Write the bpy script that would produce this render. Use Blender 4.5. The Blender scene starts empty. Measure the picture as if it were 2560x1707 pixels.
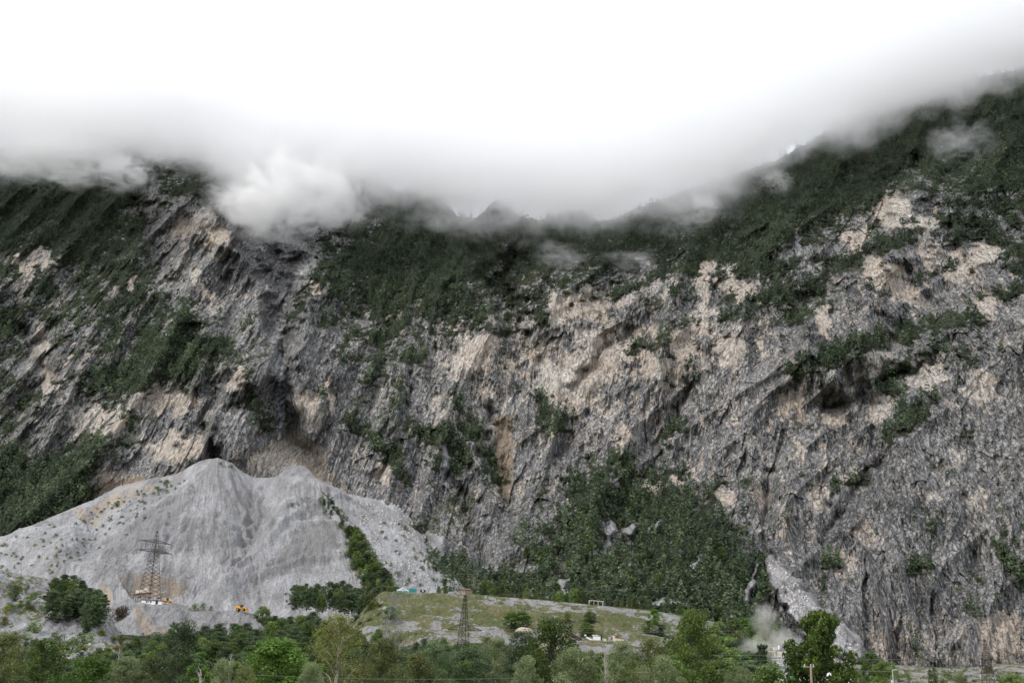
import bpy, bmesh, math, random
import numpy as np
from mathutils import Vector, Matrix
D2R = math.radians
scene = bpy.context.scene
COL = scene.collection

# ------------------------------------------------------------------ camera, world, sun, exposure
FOC = 2745.0; THETA = D2R(16.95); RHO = D2R(1.7); CZ = 15.0
F_ = np.array([0, math.cos(THETA), math.sin(THETA)])
U0 = np.array([0, -math.sin(THETA), math.cos(THETA)]); R0 = np.array([1.0, 0, 0])
R_ = R0 * math.cos(RHO) + U0 * math.sin(RHO); U_ = -R0 * math.sin(RHO) + U0 * math.cos(RHO)
cam_data = bpy.data.cameras.new("camera"); cam = bpy.data.objects.new("camera", cam_data); COL.objects.link(cam)
cam_data.sensor_width = 36.0; cam_data.lens = 36.0 * FOC / 2560.0
cam_data.clip_start = 0.5; cam_data.clip_end = 20000
M = Matrix(((R_[0], U_[0], -F_[0], 0), (R_[1], U_[1], -F_[1], 0), (R_[2], U_[2], -F_[2], CZ), (0, 0, 0, 1)))
cam.matrix_world = M
scene.camera = cam

SUN_EL, SUN_AZ = 47.0, -52.0      # degrees; azimuth measured from behind the camera, negative = from the left
sun_from = Vector((math.sin(D2R(SUN_AZ)) * math.cos(D2R(SUN_EL)), -math.cos(D2R(SUN_AZ)) * math.cos(D2R(SUN_EL)), math.sin(D2R(SUN_EL))))
sd = bpy.data.lights.new("sun", 'SUN'); sd.energy = 1.5; sd.angle = D2R(10); sd.color = (1.0, 0.93, 0.84)
sun = bpy.data.objects.new("sun", sd); COL.objects.link(sun)
sun.rotation_euler = sun_from.to_track_quat('Z', 'Y').to_euler()

world = bpy.data.worlds.new("World"); scene.world = world; world.use_nodes = True
nt = world.node_tree; nt.nodes.clear()
def N(nt, typ, **kw):
    n = nt.nodes.new(typ)
    for k, v in kw.items():
        if k.startswith('i_'): n.inputs[k[2:].replace('_', ' ')].default_value = v
        else: setattr(n, k, v)
    return n
out = N(nt, 'ShaderNodeOutputWorld'); bg = N(nt, 'ShaderNodeBackground'); bg.inputs['Strength'].default_value = 0.1
sky = N(nt, 'ShaderNodeTexSky', sky_type='NISHITA', sun_disc=False)
sky.sun_elevation = D2R(SUN_EL); sky.sun_rotation = math.atan2(sun_from.x, sun_from.y)
tc = N(nt, 'ShaderNodeTexCoord'); nz = N(nt, 'ShaderNodeTexNoise'); nz.inputs['Scale'].default_value = 2.2; nz.inputs['Detail'].default_value = 5
mp = N(nt, 'ShaderNodeMapping'); mp.inputs['Scale'].default_value = (1.0, 1.0, 2.6)
nt.links.new(tc.outputs['Generated'], mp.inputs['Vector']); nt.links.new(mp.outputs['Vector'], nz.inputs['Vector'])
cr = N(nt, 'ShaderNodeValToRGB')
cr.color_ramp.elements[0].position = 0.36; cr.color_ramp.elements[0].color = (0.64, 0.66, 0.71, 1)
cr.color_ramp.elements[1].position = 0.60; cr.color_ramp.elements[1].color = (0.92, 0.955, 1.04, 1)
nt.links.new(nz.outputs['Fac'], cr.inputs['Fac'])
vm = N(nt, 'ShaderNodeVectorMath', operation='SCALE'); vm.inputs['Scale'].default_value = 10.8
nt.links.new(cr.outputs['Color'], vm.inputs[0])
mx = N(nt, 'ShaderNodeMix', data_type='RGBA'); mx.inputs['Factor'].default_value = 0.97
nt.links.new(sky.outputs['Color'], mx.inputs[6]); nt.links.new(vm.outputs['Vector'], mx.inputs[7])
# below the horizon the surroundings are dark land, not cloud
sp = N(nt, 'ShaderNodeSeparateXYZ'); nt.links.new(tc.outputs['Generated'], sp.inputs[0])
mr = N(nt, 'ShaderNodeMapRange'); mr.inputs['From Min'].default_value = -0.06; mr.inputs['From Max'].default_value = 0.02
nt.links.new(sp.outputs['Z'], mr.inputs['Value'])
m2 = N(nt, 'ShaderNodeMix', data_type='RGBA'); m2.inputs[6].default_value = (1.0, 1.05, 0.95, 1)
nt.links.new(mr.outputs['Result'], m2.inputs['Factor']); nt.links.new(mx.outputs[2], m2.inputs[7])
nt.links.new(m2.outputs[2], bg.inputs['Color']); nt.links.new(bg.outputs[0], out.inputs['Surface'])

vs = scene.view_settings; vs.view_transform = 'Standard'; vs.look = 'None'; vs.gamma = 1.0; vs.exposure = 0.55; vs.use_curve_mapping = False
cy = scene.cycles
cy.max_bounces = 34; cy.diffuse_bounces = 2; cy.glossy_bounces = 1; cy.transmission_bounces = 2; cy.transparent_max_bounces = 16
cy.volume_bounces = 32; cy.volume_step_rate = 1.0; cy.volume_max_steps = 128
cy.use_adaptive_sampling = True; cy.adaptive_threshold = 0.01; cy.use_denoising = True

# ------------------------------------------------------------------ helpers: picture rays, noise, fields
def ray(x, y):
    u = (np.asarray(x, float) - 1280.0) / FOC; v = (853.5 - np.asarray(y, float)) / FOC
    return u[..., None] * R_ + v[..., None] * U_ + F_
def at(x, y, D):
    """point that is D metres away along +Y, seen at photo position x,y"""
    d = ray(x, y); k = np.asarray(D, float) / d[..., 1]
    p = d * k[..., None]; p[..., 2] += CZ
    return p
def atv(x, y, D): return Vector([float(c) for c in at(np.array(float(x)), np.array(float(y)), np.array(float(D)))])
def proj(p):
    q = np.array(p, float); q = q - np.array([0, 0, CZ])
    f = q @ F_
    return 1280 + FOC * (q @ R_) / f, 853.5 - FOC * (q @ U_) / f

def _hash(ix, iy, seed):
    h = (ix.astype(np.int64) * 374761393 + iy.astype(np.int64) * 668265263 + seed * 1442695041) & 0xffffffff
    h = ((h ^ (h >> 13)) * 1274126177) & 0xffffffff
    return (h ^ (h >> 16)) & 0xffff
_G = np.stack([np.cos(np.arange(256) * 2 * math.pi / 256), np.sin(np.arange(256) * 2 * math.pi / 256)], 1)
def pn(x, y, seed=0):
    ix = np.floor(x); iy = np.floor(y); fx = x - ix; fy = y - iy
    ix = ix.astype(np.int64); iy = iy.astype(np.int64)
    u = fx * fx * fx * (fx * (fx * 6 - 15) + 10); v = fy * fy * fy * (fy * (fy * 6 - 15) + 10)
    def g(dx, dy):
        a = _G[_hash(ix + dx, iy + dy, seed) & 255]
        return a[..., 0] * (fx - dx) + a[..., 1] * (fy - dy)
    return ((g(0, 0) * (1 - u) + g(1, 0) * u) * (1 - v) + (g(0, 1) * (1 - u) + g(1, 1) * u) * v) * 1.5
def fbm(x, y, o=4, seed=0, gain=0.5):
    s = 0; a = 1.0
    for k in range(o):
        s = s + a * pn(x, y, seed + k * 17); x = x * 2.03 + 3.1; y = y * 2.03 + 1.7; a *= gain
    return s
def ridged(x, y, o=4, seed=0, gain=0.5):
    s = 0; a = 1.0; w = 1.0
    for k in range(o):
        n = 1 - np.abs(pn(x, y, seed + k * 13)) * 1.6; n = n * n
        s = s + a * n * w; w = np.clip(n, 0, 1); x = x * 2.1 + 5.3; y = y * 2.1 + 2.9; a *= gain
    return s
def rot(x, y, deg):
    c, s = math.cos(D2R(deg)), math.sin(D2R(deg)); return x * c + y * s, -x * s + y * c
def sstep(a, b, x):
    t = np.clip((x - a) / (b - a), 0, 1); return t * t * (3 - 2 * t)

def facets(x, y, seed):
    """random planar facets per cell: offset and tilt change abruptly from cell to cell"""
    ix = np.floor(x).astype(np.int64); iy = np.floor(y).astype(np.int64); best = np.full(x.shape, 9.0); out = np.zeros(x.shape); second = np.full(x.shape, 9.0)
    for dx in (-1, 0, 1):
        for dy in (-1, 0, 1):
            cx, cy_ = ix + dx, iy + dy; h = _hash(cx, cy_, seed); h2 = _hash(cx, cy_, seed + 51)
            px = cx + (h & 255) / 255.0; py = cy_ + ((h >> 8) & 255) / 255.0; d = (x - px) ** 2 + (y - py) ** 2
            val = ((h2 & 255) / 255.0 - .5) + ((h2 >> 8) / 255.0 - .5) * 1.5 * (x - px) + (((h ^ h2) & 255) / 255.0 - .5) * 1.2 * (y - py)
            m = d < best; second = np.where(m, best, np.minimum(second, d)); best = np.where(m, d, best); out = np.where(m, val, out)
    return out, np.sqrt(second) - np.sqrt(best)
class Field:
    """coarse map over the photo, bilinear"""
    x0, x1, y0, y1, st = -420, 2980, 0, 1760, 20
    def __init__(s, f=None):
        s.gx = np.arange(s.x0, s.x1 + 1, s.st); s.gy = np.arange(s.y0, s.y1 + 1, s.st)
        s.X, s.Y = np.meshgrid(s.gx, s.gy); s.a = np.zeros(s.X.shape) if f is None else f(s.X, s.Y)
    def blur(s, n=2):
        for _ in range(n):
            a = np.pad(s.a, 1, mode='edge'); s.a = (a[:-2, 1:-1] + a[2:, 1:-1] + a[1:-1, :-2] + a[1:-1, 2:] + 2 * a[1:-1, 1:-1]) / 6
        return s
    def __call__(s, x, y):
        fx = np.clip((np.asarray(x) - s.x0) / s.st, 0, len(s.gx) - 1.001); fy = np.clip((np.asarray(y) - s.y0) / s.st, 0, len(s.gy) - 1.001)
        i = fx.astype(int); j = fy.astype(int); fx = fx - i; fy = fy - j; a = s.a
        return (a[j, i] * (1 - fx) + a[j, i + 1] * fx) * (1 - fy) + (a[j + 1, i] * (1 - fx) + a[j + 1, i + 1] * fx) * fy
def seg_d(x, y, pts):
    """distance to a polyline in photo units, and how far along it (0..1)"""
    best = np.full(np.shape(x), 1e9); al = np.zeros(np.shape(x)); n = len(pts) - 1
    for k in range(n):
        ax, ay = pts[k]; bx, by = pts[k + 1]; dx, dy = bx - ax, by - ay
        t = np.clip(((x - ax) * dx + (y - ay) * dy) / (dx * dx + dy * dy), 0, 1)
        d = np.hypot(x - ax - t * dx, y - ay - t * dy); m = d < best
        best = np.where(m, d, best); al = np.where(m, (k + t) / n, al)
    return best, al
def inpoly(x, y, poly):
    c = np.zeros(np.shape(x), bool); n = len(poly)
    for i in range(n):
        ax, ay = poly[i]; bx, by = poly[(i + 1) % n]
        if ay == by: continue
        m = ((ay > y) != (by > y)) & (x < (bx - ax) * (y - ay) / (by - ay) + ax); c ^= m
    return c

def tag(o, label=None, cat=None, group=None, kind=None):
    if label: o['label'] = label
    if cat: o['category'] = cat
    if group: o['group'] = group
    if kind: o['kind'] = kind
    return o
def mesh_obj(name, verts, faces, mat, parent=None, smooth=True, attrs=None):
    """verts (n,3); faces (m,3|4) int array or list"""
    me = bpy.data.meshes.new(name)
    verts = np.asarray(verts, np.float32)
    if isinstance(faces, np.ndarray):
        k = faces.shape[1]; m = len(faces)
        me.vertices.add(len(verts)); me.vertices.foreach_set('co', verts.ravel())
        me.loops.add(m * k); me.loops.foreach_set('vertex_index', faces.astype(np.int32).ravel())
        me.polygons.add(m); me.polygons.foreach_set('loop_start', np.arange(0, m * k, k, dtype=np.int32))
        me.update(calc_edges=True)
    else:
        me.from_pydata([tuple(map(float, v)) for v in verts], [], faces); me.update()
    me.polygons.foreach_set('use_smooth', np.full(len(me.polygons), smooth, bool))
    for an, av in (attrs or {}).items():
        if av.ndim == 1:
            at_ = me.attributes.new(an, 'FLOAT', 'POINT'); at_.data.foreach_set('value', av.astype(np.float32))
        else:
            at_ = me.attributes.new(an, 'FLOAT_COLOR', 'POINT')
            c = np.ones((len(av), 4), np.float32); c[:, :av.shape[1]] = av; at_.data.foreach_set('color', c.ravel())
    if mat: me.materials.append(mat)
    o = bpy.data.objects.new(name, me); COL.objects.link(o)
    if parent: o.parent = parent
    return o
def empty(name, loc, rz=0):
    e = bpy.data.objects.new(name, None); COL.objects.link(e); e.location = loc; e.rotation_euler = (0, 0, rz); return e
def grid_faces(nx, ny):
    i, j = np.meshgrid(np.arange(nx - 1), np.arange(ny - 1)); a = (j * nx + i).ravel()
    return np.stack([a, a + 1, a + nx + 1, a + nx], 1)

# ------------------------------------------------------------------ materials
def new_mat(name):
    m = bpy.data.materials.new(name); m.use_nodes = True; t = m.node_tree; t.nodes.clear()
    o = N(t, 'ShaderNodeOutputMaterial'); b = N(t, 'ShaderNodeBsdfPrincipled'); b.inputs['Roughness'].default_value = 0.9
    b.inputs['Specular IOR Level'].default_value = 0.2
    t.links.new(b.outputs[0], o.inputs['Surface']); return m, t, b, o
def simple(name, col, rough=0.7, metal=0.0, var=0.12, scale=3.0):
    m, t, b, o = new_mat(name)
    c = N(t, 'ShaderNodeTexCoord'); n = N(t, 'ShaderNodeTexNoise'); n.inputs['Scale'].default_value = scale; n.inputs['Detail'].default_value = 4
    t.links.new(c.outputs['Object'], n.inputs['Vector'])
    r = N(t, 'ShaderNodeMapRange'); r.inputs['To Min'].default_value = 1 - var * 2; r.inputs['To Max'].default_value = 1 + var * 2
    t.links.new(n.outputs['Fac'], r.inputs['Value'])
    v = N(t, 'ShaderNodeVectorMath', operation='SCALE'); v.inputs[0].default_value = col[:3]; t.links.new(r.outputs[0], v.inputs['Scale'])
    t.links.new(v.outputs[0], b.inputs['Base Color']); b.inputs['Roughness'].default_value = rough; b.inputs['Metallic'].default_value = metal
    return m
class NB:
    """tiny node builder"""
    def __init__(s, t): s.t = t
    def lk(s, a, b): s.t.links.new(a, b)
    def val(s, x, sock):
        if hasattr(x, 'is_output') or isinstance(x, bpy.types.NodeSocket): s.lk(x, sock)
        else: sock.default_value = x
    def math(s, op, a, b=0.0, c=None, clamp=False):
        n = N(s.t, 'ShaderNodeMath', operation=op, use_clamp=clamp); s.val(a, n.inputs[0]); s.val(b, n.inputs[1])
        if c is not None: s.val(c, n.inputs[2])
        return n.outputs[0]
    def ramp(s, x, a, b, lo=0.0, hi=1.0, smooth=True):
        n = N(s.t, 'ShaderNodeMapRange', interpolation_type='SMOOTHSTEP' if smooth else 'LINEAR'); s.val(x, n.inputs['Value'])
        n.inputs['From Min'].default_value = a; n.inputs['From Max'].default_value = b; n.inputs['To Min'].default_value = lo; n.inputs['To Max'].default_value = hi
        return n.outputs['Result']
    def mix(s, f, a, b):
        n = N(s.t, 'ShaderNodeMix', data_type='RGBA'); s.val(f, n.inputs[0])
        for x, k in ((a, 6), (b, 7)):
            if isinstance(x, tuple): n.inputs[k].default_value = x + (1,) if len(x) == 3 else x
            else: s.lk(x, n.inputs[k])
        return n.outputs[2]
    def noise(s, vec, scale, detail=4, rough=0.55, typ=None):
        n = N(s.t, 'ShaderNodeTexNoise'); s.lk(vec, n.inputs['Vector']); n.inputs['Scale'].default_value = scale
        n.inputs['Detail'].default_value = detail; n.inputs['Roughness'].default_value = rough
        return n.outputs['Fac']
    def mapping(s, vec, rot=(0, 0, 0), scale=(1, 1, 1)):
        n = N(s.t, 'ShaderNodeMapping'); n.inputs['Rotation'].default_value = rot; n.inputs['Scale'].default_value = scale
        s.lk(vec, n.inputs['Vector']); return n.outputs[0]
    def scale(s, vec, f):
        n = N(s.t, 'ShaderNodeVectorMath', operation='SCALE'); s.lk(vec, n.inputs[0]); s.val(f, n.inputs['Scale']); return n.outputs[0]

def mat_ground(name, rockdir):
    """rock / scree / soil / low greenery, steered by the masks ma=(veg,pale,scree) and mb=(tan,dark,grass)"""
    m, t, b, o = new_mat(name); q = NB(t)
    P = N(t, 'ShaderNodeTexCoord').outputs['Object']
    A = N(t, 'ShaderNodeAttribute', attribute_name='ma'); sa = N(t, 'ShaderNodeSeparateColor'); q.lk(A.outputs['Color'], sa.inputs[0])
    B = N(t, 'ShaderNodeAttribute', attribute_name='mb'); sb = N(t, 'ShaderNodeSeparateColor'); q.lk(B.outputs['Color'], sb.inputs[0])
    veg, pale, scree = sa.outputs; tan, dark, grass = sb.outputs
    st1 = q.noise(q.mapping(P, (0, D2R(rockdir), 0), (1, .6, .14)), 0.36, 6, 0.68)
    st2 = q.noise(q.mapping(P, (0, D2R(rockdir * .45), 0), (1, .6, .10)), 0.55, 5, 0.7)
    big = q.noise(P, 0.018, 5, 0.6)
    fin = q.noise(q.mapping(P, (0, D2R(rockdir), 0), (1.25, .9, .5)), 0.9, 5, 0.75)
    mid = q.noise(P, 0.11, 5, 0.65)
    g = q.math('ADD', q.math('MULTIPLY', st1, 0.5), q.math('MULTIPLY', fin, 0.35)); g = q.math('ADD', g, q.math('MULTIPLY', big, 0.25))
    vo = N(t, 'ShaderNodeTexVoronoi', feature='DISTANCE_TO_EDGE'); vo.inputs['Scale'].default_value = 0.30
    wv = N(t, 'ShaderNodeVectorMath', operation='ADD'); q.lk(q.mapping(P, (0, D2R(rockdir), 0), (1, .5, .38)), wv.inputs[0])
    nn_ = N(t, 'ShaderNodeTexNoise'); nn_.inputs['Scale'].default_value = 0.25; nn_.inputs['Detail'].default_value = 4; q.lk(P, nn_.inputs['Vector']); q.lk(q.scale(nn_.outputs['Color'], 7.0), wv.inputs[1]); q.lk(wv.outputs[0], vo.inputs['Vector'])
    crk = q.ramp(vo.outputs['Distance'], 0.0, 0.16)
    rock = q.mix(q.ramp(g, 0.435, 0.655), (0.072, 0.074, 0.080), (0.47, 0.465, 0.455))
    rock = q.mix(q.math('MULTIPLY', q.math('SUBTRACT', 1.0, crk), 0.6), rock, (0.05, 0.048, 0.046))
    # cream fresh rock and the painted sun patch, broken up by dark water streaks
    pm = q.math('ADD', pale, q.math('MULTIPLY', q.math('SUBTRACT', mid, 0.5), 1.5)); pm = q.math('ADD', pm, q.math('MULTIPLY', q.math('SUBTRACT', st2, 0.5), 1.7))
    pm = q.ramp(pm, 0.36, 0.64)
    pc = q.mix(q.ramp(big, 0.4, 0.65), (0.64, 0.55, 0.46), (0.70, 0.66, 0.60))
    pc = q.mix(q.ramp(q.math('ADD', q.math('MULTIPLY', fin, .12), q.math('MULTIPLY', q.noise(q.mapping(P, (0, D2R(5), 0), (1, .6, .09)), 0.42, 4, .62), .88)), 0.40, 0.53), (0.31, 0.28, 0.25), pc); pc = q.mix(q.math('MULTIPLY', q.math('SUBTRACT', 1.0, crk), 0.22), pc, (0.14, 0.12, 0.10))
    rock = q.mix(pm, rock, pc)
    # tan soil
    tn = q.ramp(q.math('ADD', tan, q.math('MULTIPLY', q.math('SUBTRACT', st1, 0.5), 0.9)), 0.4, 0.7)
    rock = q.mix(tn, rock, q.mix(fin, (0.24, 0.19, 0.14), (0.44, 0.36, 0.28)))
    # scree: fine grey gravel
    sc = q.mix(q.ramp(q.math('ADD', q.math('MULTIPLY', fin, 0.55), q.math('MULTIPLY', q.noise(q.mapping(P, (0, 0, 0), (1, .25, .25)), 0.10, 6, 0.6), 0.45)), 0.33, 0.68), (0.20, 0.20, 0.204), (0.45, 0.453, 0.465))
    sc = q.mix(q.ramp(q.math('ADD', tan, q.math('MULTIPLY', q.math('SUBTRACT', mid, 0.5), 0.8)), 0.35, 0.75), sc, (0.40, 0.335, 0.27))
    sc = q.mix(q.math('MULTIPLY', dark, 0.85), sc, (0.15, 0.144, 0.138))
    rock = q.mix(q.math('MULTIPLY', dark, 0.75), rock, (0.055, 0.052, 0.052))
    col = q.mix(q.ramp(scree, 0.35, 0.65), rock, sc)
    # low greenery and litter
    gr = q.ramp(q.math('ADD', grass, q.math('MULTIPLY', q.math('SUBTRACT', q.noise(P, 0.35, 6, 0.75), 0.5), 2.2)), 0.40, 0.62)
    gc = q.mix(q.ramp(mid, 0.35, 0.65), (0.080, 0.094, 0.036), (0.140, 0.132, 0.066))
    gc = q.mix(q.ramp(big, 0.48, 0.62), gc, (0.080, 0.098, 0.042)); gc = q.mix(q.ramp(fin, 0.56, 0.70), gc, (0.25, 0.235, 0.205))
    col = q.mix(gr, col, gc)
    vg = q.ramp(q.math('ADD', veg, q.math('MULTIPLY', q.math('SUBTRACT', q.noise(P, 0.22, 6, 0.72), 0.5), 1.5)), 0.42, 0.66)
    col = q.mix(q.math('MULTIPLY', vg, 0.93), col, q.mix(fin, (0.018, 0.028, 0.014), (0.05, 0.062, 0.028)))
    q.lk(col, b.inputs['Base Color']); b.inputs['Roughness'].default_value = 0.95; b.inputs['Specular IOR Level'].default_value = 0.1
    h = q.math('ADD', q.math('MULTIPLY', st1, 0.7), q.math('MULTIPLY', fin, 0.8)); h = q.math('ADD', h, q.math('MULTIPLY', crk, 0.5))
    bp = N(t, 'ShaderNodeBump'); bp.inputs['Strength'].default_value = 1.0; bp.inputs['Distance'].default_value = 2.2
    h = q.math('MULTIPLY', h, q.ramp(scree, 0.3, 0.7, 1.0, 0.3)); q.lk(h, bp.inputs['Height']); q.lk(bp.outputs[0], b.inputs['Normal'])
    return m
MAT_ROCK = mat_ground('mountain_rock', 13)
MAT_SCREE = mat_ground('scree_gravel', 30)

# ------------------------------------------------------------------ the mountain wall
VEGROWS = """
160 999999999999999999999999999999999
240 999999999999999999999999999999999
320 999999999999999999999999999999999
400 999874881009999999999999998998787
480 999973780007689899999999999953667
560 878962110014799899998888875313445
640 766773100058999868766677644522456
720 455565100057888665444445654321134
800 645556621135665555111233432211112
880 533458962224543131124222111345421
960 511576532113322121000211113542111
1040 423432115112333115101111111134111
1120 534442102001245211112211111111111
1200 998522100000123322577531111111211
1280 999600000000013223678873111111111
1360 999300000000353235655776211111321
1440 999300000000058446767888601111211
1520 999999999999999999999999601111111
1600 999999999999999999999999800111111
1680 999999999999999999999999950222222
""".split('\n')
_rows = [r.split() for r in VEGROWS if r.strip()]
_vy = np.array([float(r[0]) for r in _rows]); _va = np.array([[int(c) / 9.0 for c in r[1][:33]] for r in _rows]); _vx = np.arange(33) * 80.0
def _vegf(X, Y):
    a = np.stack([np.interp(X[0], _vx, row) for row in _va]); outp = np.zeros(X.shape)
    for i in range(X.shape[1]): outp[:, i] = np.interp(Y[:, i], _vy, a[:, i])
    return outp
VEG = Field(_vegf).blur(1)

_cols = [-420, 0, 640, 1120, 1600, 1920, 2560, 2980]
_yl = [60, 165, 300, 500, 700, 900, 1100, 1200, 1300, 1500, 1600, 1760]
_Dt = [[1560, 1480, 1360, 1220, 1100, 1000, 925, 880, 840, 780, 760, 740],
       [1560, 1480, 1350, 1205, 1085, 985, 905, 860, 820, 760, 740, 720],
       [1530, 1440, 1320, 1180, 1060, 960, 892, 868, 850, 800, 780, 760],
       [1560, 1480, 1400, 1240, 1100, 990, 915, 885, 835, 710, 690, 670],
       [1560, 1480, 1400, 1250, 1090, 985, 912, 872, 800, 660, 640, 620],
       [1500, 1400, 1270, 1110, 990, 890, 815, 780, 745, 665, 635, 610],
       [1290, 1210, 1120, 1000, 900, 815, 752, 725, 702, 668, 650, 630],
       [1230, 1150, 1060, 940, 850, 770, 715, 690, 670, 640, 622, 605]]
def _df(X, Y):
    a = np.stack([np.interp(Y[:, 0], _yl, c) for c in _Dt], 1)
    return np.stack([np.interp(X[0], _cols, a[j]) for j in range(X.shape[0])])
DB = Field(_df).blur(14)

GULLIES = [  # (width, depth, points); depth > 0 recedes
    (95, 95, [(700, 430), (700, 560), (690, 680)]), (48, 50, [(690, 640), (692, 760), (700, 880)]), (38, 20, [(700, 860), (672, 960), (700, 1040), (750, 1130)]),
    (45, 55, [(1200, 560), (1245, 660), (1265, 740), (1268, 830)]), (28, 40, [(1300, 590), (1262, 700)]),
    (52, 36, [(2260, 420), (2190, 520), (2130, 650), (2040, 740)]), (26, 14, [(2040, 740), (1985, 830), (1950, 930)]),
    (34, 48, [(330, 440), (350, 560), (400, 680), (440, 770)]), (16, 16, [(590, 880), (535, 980), (525, 1130)]),
    (24, 22, [(1225, 1010), (1240, 1130), (1262, 1260), (1280, 1330)]), (30, 30, [(60, 830), (110, 930), (60, 1040), (0, 1090)]),
    (9, 16, [(1925, 1190), (1915, 1300), (1912, 1390)]), (40, 35, [(1130, 500), (1170, 580), (1200, 640)]),
    (14, 16, [(2330, 880), (2210, 960), (2080, 1010)]), (16, 18, [(1130, 1180), (1170, 1300), (1200, 1400)]), (18, 16, [(2440, 300), (2400, 420), (2330, 520)]),
    (12, 14, [(1480, 1000), (1400, 1120), (1350, 1210)]), (12, 12, [(2210, 1120), (2140, 1240), (2060, 1360)]), 
    (9, 14, [(1020, 930), (1000, 1060), (960, 1180)]), (14, 18, [(1560, 820), (1500, 900), (1420, 980)]), (10, 12, [(1720, 960), (1650, 1100), (1600, 1200)])]
RIDGES = [
    (40, 80, [(545, 360), (590, 560), (625, 680), (650, 800), (668, 930)]), (30, 40, [(330, 620), (420, 760), (560, 860), (590, 960)]),
    (70, 50, [(1090, 480), (1150, 600), (1210, 740), (1240, 830)]), (60, 35, [(1265, 490), (1340, 560), (1500, 640)]),
    (34, 45, [(900, 440), (880, 520), (800, 640), (770, 760), (760, 900)]), (80, 40, [(2240, 560), (2150, 760), (2100, 900)]),
    (70, 30, [(470, 900), (480, 1060), (430, 1160)]), (45, 30, [(1900, 520), (1960, 640), (1990, 740)]),
    (60, 26, [(1500, 1190), (1440, 1270), (1380, 1360)]), (24, 20, [(640, 920), (650, 1020), (600, 1130)]),
    (30, 22, [(1190, 1080), (1180, 1200), (1200, 1290)]), (30, 20, [(1830, 1290), (1870, 1380)]), (60, 26, [(2420, 900), (2300, 1080), (2280, 1300)]),
    (30, 20, [(380, 340), (430, 480), (560, 600)]), (50, 25, [(1700, 640), (1660, 760), (1700, 900)])]
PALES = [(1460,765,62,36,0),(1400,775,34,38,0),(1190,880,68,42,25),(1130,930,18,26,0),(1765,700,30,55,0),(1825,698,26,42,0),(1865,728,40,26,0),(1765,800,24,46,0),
 (1712,862,32,52,0),(1828,878,40,46,0),(1905,865,15,40,0),(1665,925,66,30,-25),(1500,900,56,70,-30),(1420,960,80,60,-30),(2230,700,105,42,-32),(2370,655,90,36,-20),  # ellipses at the cliff centre: cream rock plus a painted patch of sunlight
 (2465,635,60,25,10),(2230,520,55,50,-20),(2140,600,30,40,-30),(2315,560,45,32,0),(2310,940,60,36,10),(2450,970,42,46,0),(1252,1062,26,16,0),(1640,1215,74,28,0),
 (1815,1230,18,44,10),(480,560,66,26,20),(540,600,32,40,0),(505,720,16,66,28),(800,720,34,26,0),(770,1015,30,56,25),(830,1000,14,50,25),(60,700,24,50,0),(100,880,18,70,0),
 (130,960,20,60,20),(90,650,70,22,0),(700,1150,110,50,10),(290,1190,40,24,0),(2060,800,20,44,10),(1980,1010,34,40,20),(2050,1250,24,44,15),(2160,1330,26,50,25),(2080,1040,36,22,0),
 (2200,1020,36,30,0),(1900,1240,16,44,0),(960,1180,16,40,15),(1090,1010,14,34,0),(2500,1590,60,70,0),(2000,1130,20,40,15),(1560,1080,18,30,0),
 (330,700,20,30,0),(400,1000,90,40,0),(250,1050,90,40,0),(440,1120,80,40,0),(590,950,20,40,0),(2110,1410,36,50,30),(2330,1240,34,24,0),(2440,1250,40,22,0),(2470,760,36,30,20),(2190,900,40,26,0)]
SCREES = [[(1905,1385),(1935,1390),(1985,1440),(2080,1530),(2160,1610),(2240,1695),(2080,1695),(2030,1620),(1980,1550),(1930,1470)],
 [(1892,1395),(1904,1395),(1894,1450),(1872,1500),(1862,1570),(1852,1560),(1862,1480)],
 [(1506,1310),(1530,1300),(1545,1312),(1530,1345),(1518,1385),(1510,1360)],[(1560,1330),(1580,1300),(1596,1290),(1600,1310),(1580,1345),(1566,1350)],[(1620,1320),(1650,1290),(1656,1300),(1640,1340),(1625,1345)],[(1470,1358),(1440,1376),(1400,1388),(1402,1378),(1440,1362)],
 [(1575,1400),(1592,1376),(1584,1410),(1556,1446),(1545,1448)],[(1364,1462),(1400,1446),(1425,1436),(1432,1444),(1412,1462),(1425,1480),(1432,1492),(1412,1490),(1402,1506),(1394,1500),(1400,1478),(1376,1474)],[(1590,1508),(1640,1496),(1720,1500),(1740,1516),(1600,1520)],
 [(1750,1385),(1765,1380),(1740,1430),(1715,1425)],[(1530,1200),(1548,1205),(1545,1240),(1528,1222)],[(1060,1330),(1110,1340),(1120,1400),(1080,1390)],
 [(1100,1100),(1130,1150),(1110,1230)],[(1990,560),(2010,640),(1990,650)]]
TANS = [([(1235,1040),(1275,1040),(1285,1140),(1270,1260),(1250,1200),(1235,1120)],.9),([(540,1160),(470,1190),(380,1230),(250,1300),(230,1290),(300,1240),(400,1190),(500,1160)],.95),([(200,1300),(260,1200),(380,1190),(330,1260)],.9),
 ([(700,1080),(760,1070),(850,1200),(900,1240),(800,1225),(740,1160)],.55),([(480,900),(700,900),(700,1150),(300,1180),(200,1100)],.22)]
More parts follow.
